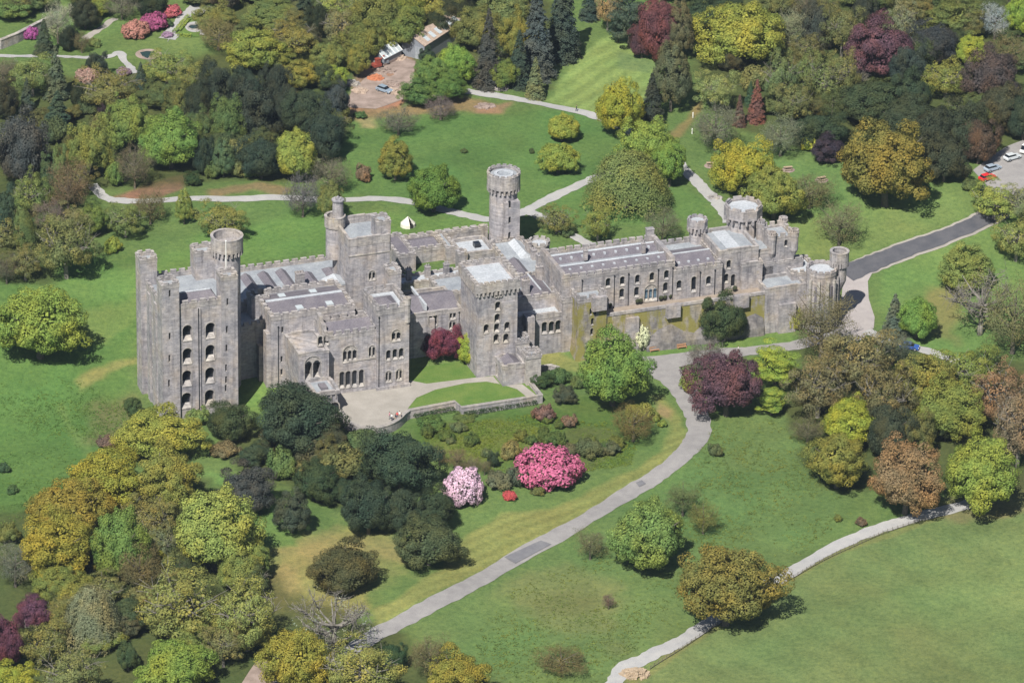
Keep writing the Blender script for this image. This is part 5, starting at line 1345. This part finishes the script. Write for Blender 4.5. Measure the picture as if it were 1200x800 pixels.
for i in range(len(fl)-1):
    a, b = fl[i]-off, fl[i+1]-off; za, zb = float(H(*fl[i])), float(H(*fl[i+1]))
    for hh in (.25, .5, .75): rail.tube((a[0], a[1], za+hh), (b[0], b[1], zb+hh), .035, .035, 4)
    mb = MB(); mb.box((a[0]-.045, a[1]-.045, za-.4), (a[0]+.045, a[1]+.045, za+.95)); mb.build('post', M_BARK, fo)
rail.build('wires', M_BARK, fo)

# ------------------------------------------------------------------ garden in the top left
def ellipse_px(cx, cy, rx, ry, n=24): return [(cx+rx*math.cos(2*math.pi*i/n), cy+ry*math.sin(2*math.pi*i/n)) for i in range(n)]
k = NT('pond_water'); k.p.inputs['Roughness'].default_value = .08; k.p.inputs['Specular IOR Level'].default_value = .5; k.p.inputs['Base Color'].default_value = (.025,.05,.045,1); M_WATER = k.m
sheet('pond_edging', ellipse_px(174, 64, 15.5, 6.2), M_SOIL, None, .08); sheet('pond_water', [(164,62),(172,60.5),(183,61),(182,64.5),(176,66),(173,69),(167,66.5)], M_WATER, None, .12)
sheet('parterre_bed', [(205,40),(222,20.5),(240,20),(233,44),(226,44)], M_LAWN, None, .15); sheet('parterre_paving', ellipse_px(228, 32.5, 11, 6.2), M_PATH, None, .19)
pp = G(228, 33); pond = empty('parterre_pond', pp); tag(pond, 'round dark garden pond with stone kerb in the parterre', 'pond')
mb = MB(); mb.ring(circ((0,0), 1.75, 24), circ((0,0), 1.4, 24), 0, .4); mb.build('kerb', M_DRESS, pond); mb = MB(); mb.prism(circ((0,0), 1.42, 24), 0, .25); mb.build('water', M_WATER, pond)
def hedge(pts, w_, h_, label, col='#7f9048', group='clipped hedges of the parterre'):
    L = [G(*q) for q in pts]; r = np.random.default_rng(len(label)); cen = []; nor = []
    for a, b in zip(L[:-1], L[1:]):
        d = b-a; ln = np.linalg.norm(d[:2]); n = np.array([-d[1], d[0], 0])/ln; m = int(ln*90)
        t = r.random(m)[:, None]; s = r.uniform(-1, 1, m)[:, None]; hh = r.uniform(.1, 1, m)[:, None]; top = r.random((m, 1)) < .5
        s = np.where(top, s, np.sign(s)); hh = np.where(top, 1, hh)
        cen.append(a+d*t+n*s*w_/2+np.array([0,0,1])*hh*h_+r.normal(size=(m, 3))*.05); q = n*s*(~top)+np.array([0,0,1])*top+r.normal(size=(m, 3))*.4; nor.append(q/np.linalg.norm(q, axis=1)[:, None])
    me_ = quads_mesh('hedge', np.concatenate(cen)-L[0], np.concatenate(nor), .15, r, [M_LEAF]); o = bpy.data.objects.new('clipped_hedge', me_); COL.objects.link(o); o.location = L[0]; o.color = (*hexc(col, 1.3), 1); tag(o, label, 'hedge', group); return o
hedge([(204,40),(221,20.5)], .9, .8, 'clipped box hedge along the left side of the parterre')
hedge([(224,20.5),(239,21.5)], .9, .8, 'clipped box hedge along the back of the parterre')
hedge([(207,42.5),(224,44)], .9, .8, 'clipped box hedge along the front of the parterre')
hedge([(210,38),(222,24)], .6, .6, 'inner clipped hedge line left of the round pond')

hedge([(545,489),(580,481),(628,473.5)], 1.3, 1.1, 'dark clipped hedge at the foot of the longer stretch of terrace wall', '#3c4a30', None)
hedge([(486,492),(510,486.5),(532,482)], 1.3, 1.1, 'dark clipped hedge at the foot of the shorter stretch of terrace wall', '#3c4a30', None)
# ------------------------------------------------------------------ works yard: glass house, shed, heaps, digger
M_RED = plain('red_paint', (.30,.07,.05), .4, .1, 3, 0, .5); M_METAL = plain('grey_sheeting', (.22,.24,.28), .5, .15); M_RUST = plain('rusty_roofing', (.42,.33,.27), .8, .3, 1.5); M_ORANGE = plain('orange_mesh', (.50,.20,.11), .7, .2)
M_TYRE = plain('tyre_rubber', (.02,.02,.02), .8, .1); M_WOOD = plain('raw_timber', (.40,.31,.22), .8, .25, 4)
a, b = G(441, 76), G(462, 66); d = (b-a)[:2]; ang = math.atan2(d[1], d[0]); ln = float(np.linalg.norm(d)); gh = empty('glasshouse', a, ang); tag(gh, 'small pale glass greenhouse at the back of the works yard', 'greenhouse')
mb = MB(); mb.box((0,-2.3,-.5), (ln,2.3,.7)); mb.build('brick_base', M_SOIL, gh)
mb = MB(); mb.box((.05,-2.25,.7), (ln-.05,2.25,2.1)); mb.build('side_glazing', M_METAL, gh)
for s in (-1, 1):
    mb = MB(); mb.add([(-.1,s*2.5,2.0),(ln+.1,s*2.5,2.0),(ln+.1,0,3.9),(-.1,0,3.9),(-.1,s*2.5,2.1),(ln+.1,s*2.5,2.1),(ln+.1,0,4.0),(-.1,0,4.0)], [(0,1,2,3),(4,5,6,7),(0,1,5,4)]); mb.build('glass_roof', M_SKYL, gh)
mb = MB(); mb.add([(0,-2.3,2.1),(0,2.3,2.1),(0,0,3.9)], [(0,1,2)]); mb.add([(ln,-2.3,2.1),(ln,2.3,2.1),(ln,0,3.9)], [(0,1,2)]); mb.build('gable_glazing', M_METAL, gh)
mb = MB()
for i in range(6):
    x = ln*i/5
    for s in (-1, 1): mb.tube((x, s*2.52, 2.12), (x, 0, 4.05), .07, .07, 4)
mb.build('glazing_bars', M_WHITE, gh)
a, b = G(484, 68), G(528, 38); d = (b-a)[:2]; ang = math.atan2(d[1], d[0]); ln = float(np.linalg.norm(d)); sh = empty('long_shed', a, ang); tag(sh, 'long dark shed with rusty roof and pale roof panels behind the yard', 'shed')
mb = MB(); mb.box((0,-3.2,-1), (ln,3.2,4.0)); mb.build('wall', M_METAL, sh)
for s in (-1, 1):
    mb = MB(); mb.add([(-.3,s*3.5,3.8),(ln+.3,s*3.5,3.8),(ln+.3,0,5.6),(-.3,0,5.6),(-.3,s*3.5,3.95),(ln+.3,s*3.5,3.95),(ln+.3,0,5.75),(-.3,0,5.75)], [(0,1,2,3),(4,5,6,7),(0,1,5,4),(0,4,7,3)]); mb.build('roof', M_RUST, sh)
mb = MB(); mb.add([(-.02,-3.2,4),(-.02,3.2,4),(-.02,0,5.6)], [(0,1,2)]); mb.build('gable', M_METAL, sh)
mb = MB(); mb.box((-.08,-2.2,-.2), (-.01,-.6,3.2)); mb.build('door', M_LEAD, sh)
for i in range(6):
    x = 2+i*(ln-4)/5; mb = MB(); mb.add([(x,-3.0,4.28),(x+1.4,-3.0,4.28),(x+1.4,-1.2,5.2),(x,-1.2,5.2)], [(0,1,2,3)]); mb.build('roof_panel', M_SKYL, sh)
def heap(name, x, y, r_, h_, mat, label, cat, seed, group=None, n=60):
    p = G(x, y); r = np.random.default_rng(seed); mb = MB()
    for i in range(n):
        a = r.uniform(0, 6.28); t = math.sqrt(r.random()); q = np.array([math.cos(a)*t*r_, math.sin(a)*t*r_*.7, h_*(1-t)*r.uniform(.2, 1)]); s = r.uniform(.2, .55)
        e = r.normal(size=(8, 3))*.12*s+np.array([(i_, j_, k_) for k_ in (-1,1) for i_, j_ in ((-1,-1),(1,-1),(1,1),(-1,1))])*s*np.array([1, .7, .5]); c_, s_ = math.cos(a*3), math.sin(a*3)
        e = np.stack([e[:,0]*c_-e[:,1]*s_, e[:,0]*s_+e[:,1]*c_, e[:,2]], 1)+q
        mb.add(e, [(0,3,2,1),(4,5,6,7),(0,1,5,4),(1,2,6,5),(2,3,7,6),(3,0,4,7)])
    o = mb.build(name, mat); o.location = p; return tag(o, label, cat, group)
GH = 'heaps of material in the works yard'
heap('soil_heap', 452, 84, 2.2, 1.3, M_SOIL, 'brown soil heap in the middle of the works yard', 'heap', 1, GH); heap('soil_heap', 460, 99, 2.4, 1.2, M_SOIL, 'brown soil heap right of the parked blue car', 'heap', 2, GH)
heap('rubble_heap', 465, 69, 2.2, 1.5, M_RUST, 'reddish rubble heap beside the glass greenhouse', 'heap', 3, GH); heap('rubble_heap', 412, 98, 2.0, 1.2, M_DRESS, 'pale rubble heap at the left of the works yard', 'heap', 4, GH)
heap('brick_heap', 422, 107, 1.8, .8, M_RUST, 'brick coloured heap at the lower left of the works yard', 'heap', 5, GH); heap('brick_heap', 462, 108, 2.4, .8, M_RUST, 'brick coloured heap just right of the blue car', 'heap', 6, GH)
heap('orange_netting_pile', 440, 92, 1.9, .9, M_ORANGE, 'bright orange netting pile in the works yard', 'netting pile', 7)
heap('log_pile', 746, 790, 3.0, 1.2, M_WOOD, 'heap of pale cut logs beside the bottom of the field path', 'log pile', 8, None, 80)
heap('timber_pile', 585, 104, 2.3, .9, M_DRESS, 'pale timber and rubble pile beside the upper path', 'timber pile', 9); heap('red_tarpaulin_pile', 582, 103, 1.2, 1.0, M_RED, 'red tarpaulin bundle on the pile beside the upper path', 'tarpaulin', 10, None, 14)
heap('brushwood_heap', 568, 125, 2.4, .9, M_SOIL, 'brown brushwood heap on the bare patch below the upper path', 'heap', 12)
heap('stone_heap', 838, 232, 1.5, .7, M_DRESS, 'grey stones beside the pale path behind the octagonal tower', 'heap', 14, None, 24)
dg_ = empty('digger', G(442, 80), .6); tag(dg_, 'small red digger parked beside the greenhouse', 'digger')
for s in (-1, 1):
    mb = MB(); mb.prism([(-1.3,s*.8-.22),(1.3,s*.8-.22),(1.3,s*.8+.22),(-1.3,s*.8+.22)], 0, .6); mb.build('track', M_TYRE, dg_)
mb = MB(); mb.box((-1.2,-.8,.6), (.9,.8,1.3)); mb.build('body', M_RED, dg_); mb = MB(); mb.box((-.5,-.7,1.3), (.6,.3,2.5)); mb.box((-.6,-.8,2.5), (.7,.4,2.6)); mb.build('cab', M_RED, dg_)
mb = MB(); mb.tube((.8,.5,1.2), (2.2,.5,2.7), .18, .15, 6); mb.tube((2.2,.5,2.7), (3.2,.5,1.2), .14, .12, 6); mb.build('arm', M_RED, dg_); mb = MB(); mb.box((2.9,.2,.5), (3.5,.8,1.2)); mb.build('bucket', M_METAL, dg_)

# ------------------------------------------------------------------ cars
def car(x, y, yaw, paint, label, van=False):
    e = empty('parked_car' if not van else 'parked_van', G(x, y)+np.array([0, 0, .12]), yaw); tag(e, label, 'car' if not van else 'van', 'vehicles parked on the estate')
    k = NT('car_paint'); k.p.inputs['Base Color'].default_value = (*paint, 1); k.p.inputs['Roughness'].default_value = .3; k.p.inputs['Specular IOR Level'].default_value = .5; k.p.inputs['Coat Weight'].default_value = .5; mp = k.m
    h = 1.0 if not van else 1.4
    def loft(prof, wd, name, mat, ins=.0):
        mb = MB(); n = len(prof); vs = [(px_, -wd*(1-ins*(pz > prof[0][1]+.2)), pz) for px_, pz in prof]+[(px_, wd*(1-ins*(pz > prof[0][1]+.2)), pz) for px_, pz in prof]
        mb.add(vs, [list(range(n)), list(range(n, 2*n))[::-1]]+[(i, n+i, n+(i+1) % n, (i+1) % n) for i in range(n)]); o = mb.build(name, mat, e)
        bv = o.modifiers.new('bevel', 'BEVEL'); bv.width = .07; bv.segments = 2; return o
    loft([(-2.1,.3),(2.1,.3),(2.15,.6),(2.0,.82),(1.0,.95),(-1.9,1.0),(-2.15,.8)], .87, 'body', mp)
    loft([(-1.85,.96),(1.0,.94),(.35,1.42*h),(-1.45,1.45*h)], .78, 'windows', M_GLASS, .12)
    loft([(-1.5,1.43*h),(.4,1.40*h),(.3,1.48*h),(-1.35,1.5*h)], .68, 'roof', mp)
    for sx in (-1.3, 1.35):
        for sy in (-.82, .82):
            mb = MB(); mb.tube((sx, sy-.1, .32), (sx, sy+.1, .32), .33, .33, 14); wh = mb.build('wheel', M_TYRE, e); mb = MB(); s = 1 if sy > 0 else -1; mb.tube((sx, sy+s*.1, .32), (sx, sy+s*.115, .32), .2, .19, 10); mb.build('rim', M_LEAD, wh)
    for sy in (-.6, .6):
        mb = MB(); mb.box((2.08, sy-.18, .6), (2.17, sy+.18, .76)); mb.build('headlight', M_WHITE, e)
    return e
car(450.5, 108, math.radians(-38), (.26,.33,.42), 'pale blue car standing in the works yard')
car(1186, 187, math.radians(35), (.62,.66,.70), 'silver car, the farthest back in the row of the car park')
car(1163, 200, math.radians(35), (.35,.42,.52), 'blue grey car in the car park beside the red one')
car(1157, 211, math.radians(35), (.70,.03,.04), 'bright red car at the near end of the car park')
car(1203, 178, math.radians(60), (.8,.8,.8), 'white van at the right edge of the car park', True)
car(1036, 402, math.radians(-15), (.6,.6,.62), 'pale car half hidden under trees by the gate forecourt'); car(1066, 409, math.radians(-15), (.05,.12,.42), 'dark blue car half hidden under trees by the gate forecourt')

# ------------------------------------------------------------------ tent, benches, picnic tables, planters, posts
tn = empty('bell_tent', G(478, 265), .3); tag(tn, 'white bell tent with open door flap on the lawn behind the castle', 'tent')
M_CANVAS = plain('canvas', (.66,.64,.58), .9, .06)
mb = MB(); q = circ((0,0), 1.7, 12); mb.add([(a, b, .8) for a, b in q]+[(0,0,2.5)], [(i, (i+1) % 12, 12) for i in range(12) if i != 9]); mb.add([(a*1.03, b*1.03, 0) for a, b in q]+[(a, b, .82) for a, b in q], [(i, (i+1) % 12, 12+(i+1) % 12, 12+i) for i in range(12) if i != 9]); mb.build('canvas', M_CANVAS, tn)
mb = MB(); mb.tube((0,0,0), (0,0,2.6), .05, .05, 6); mb.build('pole', M_BARK, tn); mb = MB(); mb.prism(circ((0,0), 1.6, 12), .01, .05); mb.build('groundsheet', M_TYRE, tn)
def bench(x, y, yaw, label):
    e = empty('garden_bench', G(x, y), yaw); tag(e, label, 'bench', 'timber benches by the retaining wall')
    M = plain('orange_timber', (.42,.24,.14), .6, .15)
    mb = MB()
    for i in range(4): mb.box((-1.1, -.3+i*.16, .43), (1.1, -.17+i*.16, .48))
    mb.build('seat', M, e); mb = MB()
    for i in range(3): mb.box((-1.1, .31, .6+i*.17), (1.1, .35, .72+i*.17))
    mb.build('backrest', M, e)
    for sx in (-1, 1):
        for sy in (-.24, .32):
            mb = MB(); mb.box((sx-.05, sy-.04, 0), (sx+.05, sy+.04, .43 if sy < 0 else .95)); mb.build('leg', M, e)
    return e
bench(767, 411.8, CA, 'orange timber bench under the retaining wall, nearer the lichen tower'); bench(799, 408.2, CA, 'orange timber bench under the retaining wall, nearer the dark evergreen')
def picnic(x, y, yaw, label):
    e = empty('picnic_table', G(x, y), yaw); tag(e, label, 'picnic table', 'picnic tables on the lawn behind the gatehouse'); M = M_WOOD
    mb = MB()
    for i in range(5): mb.box((-1.0, -.4+i*.165, .72), (1.0, -.26+i*.165, .77))
    mb.build('tabletop', M, e)
    for s in (-1, 1):
        mb = MB(); mb.box((-1.0, s*.8-.14, .42), (1.0, s*.8+.14, .47)); mb.build('seat', M, e)
    for sx in (-.7, .7):
        mb = MB(); mb.tube((sx, -.75, 0), (sx, -.25, .74), .05, .05, 4); mb.tube((sx, .75, 0), (sx, .25, .74), .05, .05, 4); mb.box((sx-.04, -.85, .36), (sx+.04, .85, .42)); mb.build('leg_frame', M_BARK, e)
for x, y, yw, l in ((923.5,199,.2,'picnic table below the pale grey twiggy tree'), (963,211,.5,'picnic table between the great bronze oak and the olive thorn'), (833,194,.1,'picnic table under the grey brown twiggy tree'), (922,227,.9,'picnic table half hidden beside the olive thorn')):
    picnic(x, y, yw, l); sheet('worn_earth', ellipse_px(x, y+.5, 8, 3.4, 14), M_SOIL, None, .06)
def planter(x, y, i, label):
    d = ray(x, y); p = CAM+d*((9.2-CAM[2])/d[2]); e = empty('planter', p); tag(e, label, 'planter', 'planters along the terrace of the stable wing')
    mb = MB(); mb.prism(circ((0,0), .35, 12), 0, .6, top=circ((0,0), .48, 12)); mb.build('pot', M_TYRE, e)
    r = np.random.default_rng(800+i); u = unit(260, r, -.3); me_ = quads_mesh('plant', u*np.array([.6,.6,.55])*np.cbrt(r.uniform(.3,1,(len(u),1)))+np.array([0,0,.85]), u, .12, r, [M_LEAF]); o = bpy.data.objects.new('plant', me_); COL.objects.link(o); o.parent = e; o.color = (.08,.09,.05,1)
for i, (x, y, l) in enumerate([(714.5,360.5,'planter at the lichen tower end of the terrace'), (747,356.5,'planter left of the blue glazed arch'), (750.5,356,'planter close against the left of the blue glazed arch'), (774.5,352.6,'planter just right of the blue glazed arch'), (779,351.8,'second planter right of the blue glazed arch'), (785,350.4,'planter below the end windows of the stable wing'), (789.5,349.6,'planter at the corner of the stable wing'), (795,349,'planter under the first window of the linking wing'), (803,347.8,'planter beside the tall door of the linking wing'), (861,341.5,'planter by the arched door of the gate wing')]):
    planter(x, y, i, l)
for x, y, l in ((812,138,'white marker post on the lawn left of the twiggy tree, upper'), (811,157,'white marker post on the lawn left of the twiggy tree, lower')):
    mb = MB(); mb.tube((0,0,-.2), (0,0,1.3), .13, .13, 8); mb.tube((0,0,1.3), (0,0,1.45), .13, .03, 8); o = mb.build('marker_post', M_WHITE); o.location = G(x, y); tag(o, l, 'post', 'white marker posts on the lawn')

# ------------------------------------------------------------------ people: one continuous skinned body each
def body_mesh(stride, arm, cloth):
    J = {'pelvis': (0,0,.95), 'waist': (0,0,1.1), 'chest': (0,.01,1.34), 'neck': (0,0,1.5), 'head0': (0,.02,1.58), 'head': (0,.03,1.68), 'crown': (0,.02,1.76)}
    R_ = {'pelvis': (.15,.12), 'waist': (.13,.1), 'chest': (.17,.12), 'neck': (.055,.055), 'head0': (.075,.085), 'head': (.085,.1), 'crown': (.05,.06)}
    E = [('pelvis','waist'),('waist','chest'),('chest','neck'),('neck','head0'),('head0','head'),('head','crown')]
    for s, nm in ((-1,'l'), (1,'r')):
        st = stride*s
        J.update({nm+'hip': (s*.1,0,.88), nm+'knee': (s*.11,st*.5+.03,.5), nm+'ank': (s*.11,st,.09), nm+'toe': (s*.12,st+.17,.04), nm+'sh': (s*.19,0,1.42), nm+'el': (s*.25,-st*.4*arm-.02,1.14), nm+'wr': (s*.25,-st*.7*arm+.1,.92), nm+'hand': (s*.25,-st*.75*arm+.13,.84)})
        R_.update({nm+'hip': (.1,.1), nm+'knee': (.065,.065), nm+'ank': (.045,.045), nm+'toe': (.04,.03), nm+'sh': (.065,.065), nm+'el': (.045,.045), nm+'wr': (.034,.03), nm+'hand': (.04,.025)})
        E += [('pelvis',nm+'hip'),(nm+'hip',nm+'knee'),(nm+'knee',nm+'ank'),(nm+'ank',nm+'toe'),('chest',nm+'sh'),(nm+'sh',nm+'el'),(nm+'el',nm+'wr'),(nm+'wr',nm+'hand')]
        for f in range(5):
            nf = nm+'f%d' % f; dx = (-.03+.02*f) if f < 4 else -s*.05; l = (.075,.085,.08,.06,.05)[f]
            h_ = J[nm+'hand']; J[nf] = (h_[0]+(dx*.4 if f < 4 else 0), h_[1]+(dx if f < 4 else .045), h_[2]-l); R_[nf] = (.011,.011); E.append((nm+'hand', nf))
    ks = list(J); me_ = bpy.data.meshes.new('person'); me_.from_pydata([J[q] for q in ks], [(ks.index(a), ks.index(b)) for a, b in E], [])
    o = bpy.data.objects.new('person', me_); COL.objects.link(o); sk = o.modifiers.new('skin', 'SKIN'); o.modifiers.new('sub', 'SUBSURF').levels = 1
    if not me_.skin_vertices: me_.skin_vertices.new()
    for i, q in enumerate(ks):
        me_.skin_vertices[0].data[i].radius = R_[q]; me_.skin_vertices[0].data[i].use_root = q == 'pelvis'
    bpy.context.view_layer.update(); m2 = bpy.data.meshes.new_from_object(o.evaluated_get(bpy.context.evaluated_depsgraph_get())); bpy.data.objects.remove(o)
    for m_ in cloth: m2.materials.append(m_)
    for p in m2.polygons:
        c = p.center; p.material_index = 2 if (c.z > 1.5 or (abs(c.x) > .2 and c.z < 1.02 and c.z > .6)) else (0 if c.z > .98 else 1)
        if c.z < .09: p.material_index = 3
        p.use_smooth = True
    return m2
M_SKIN = plain('skin', (.55,.36,.27), .6, .08); M_HAIR = plain('hair', (.08,.05,.03), .6, .2)
CL = {n: plain(n, c, .9, .1) for n, c in (('white_shirt', (.75,.75,.75)), ('pink_top', (.70,.32,.42)), ('dark_jacket', (.05,.05,.07)), ('navy_trousers', (.04,.05,.1)), ('grey_trousers', (.25,.25,.26)), ('red_top', (.6,.08,.08)), ('khaki_trousers', (.4,.34,.24)))}
def person(x, y, z, yaw, top, leg, stride, label, group=None, h=1.0):
    p = G(x, y) if z is None else P(x, y, z); me_ = body_mesh(stride, 1, [CL[top], CL[leg], M_SKIN, M_TYRE]); o = bpy.data.objects.new('person', me_); COL.objects.link(o); o.location = p; o.rotation_euler[2] = yaw; o.scale = (h, h, h); tag(o, label, 'person', group)
    hb = MB(); r = 8
    for j in range(3):
        for i in range(r):
            a0, a1 = 2*math.pi*i/r, 2*math.pi*(i+1)/r; e0, e1 = j*.5, (j+1)*.5
            f = lambda a, e: (.1*math.cos(a)*math.cos(e), -.01+.118*math.sin(a)*math.cos(e), 1.7+.12*math.sin(e))
            hb.add([f(a0,e0), f(a1,e0), f(a1,e1), f(a0,e1)], [(0,1,2,3)])
    # eyes, nose and mouth on the face
    fb = MB()
    for sx in (-.032, .032): fb.box((sx-.012, .105, 1.675), (sx+.012, .118, 1.69))
    fb.box((-.025, .1, 1.61), (.025, .113, 1.62)); fb.build('face_features', M_HAIR, o); nb = MB(); nb.add([(-.015,.11,1.635),(.015,.11,1.635),(0,.145,1.64),(0,.11,1.68)], [(0,1,2),(1,3,2),(3,0,2)]); nb.build('nose', M_SKIN, o)
    hb.build('hair', M_HAIR, o); return o
GP = 'visitors gathered on the gravel forecourt'
zt = TZ+.03
person(456.5, 491, zt, 1.2, 'pink_top', 'grey_trousers', .05, 'person in pink top at the left of the forecourt group', GP); person(459, 493, zt, -.9, 'white_shirt', 'navy_trousers', .06, 'person in white shirt and dark trousers in the forecourt group, front left', GP, 1.03)
person(463.5, 493.5, zt, 2.2, 'dark_jacket', 'khaki_trousers', .05, 'person in dark jacket at the front of the forecourt group', GP, 1.05); person(465.5, 490.5, zt, 3.0, 'red_top', 'navy_trousers', .04, 'person in red top in the forecourt group', GP, .97)
person(468.2, 490, zt, 2.8, 'white_shirt', 'khaki_trousers', .05, 'person in white shirt and khaki trousers right in the forecourt group', GP); person(470, 492.5, zt, 1.9, 'dark_jacket', 'grey_trousers', .05, 'person in dark jacket at the right end of the forecourt group', GP)
person(675.5, 131, None, 1.7, 'dark_jacket', 'navy_trousers', .22, 'person in dark clothes walking on the upper path'); person(865, 413.5, None, -1.4, 'white_shirt', 'khaki_trousers', .2, 'person in white shirt walking on the lower drive by the copper beech')
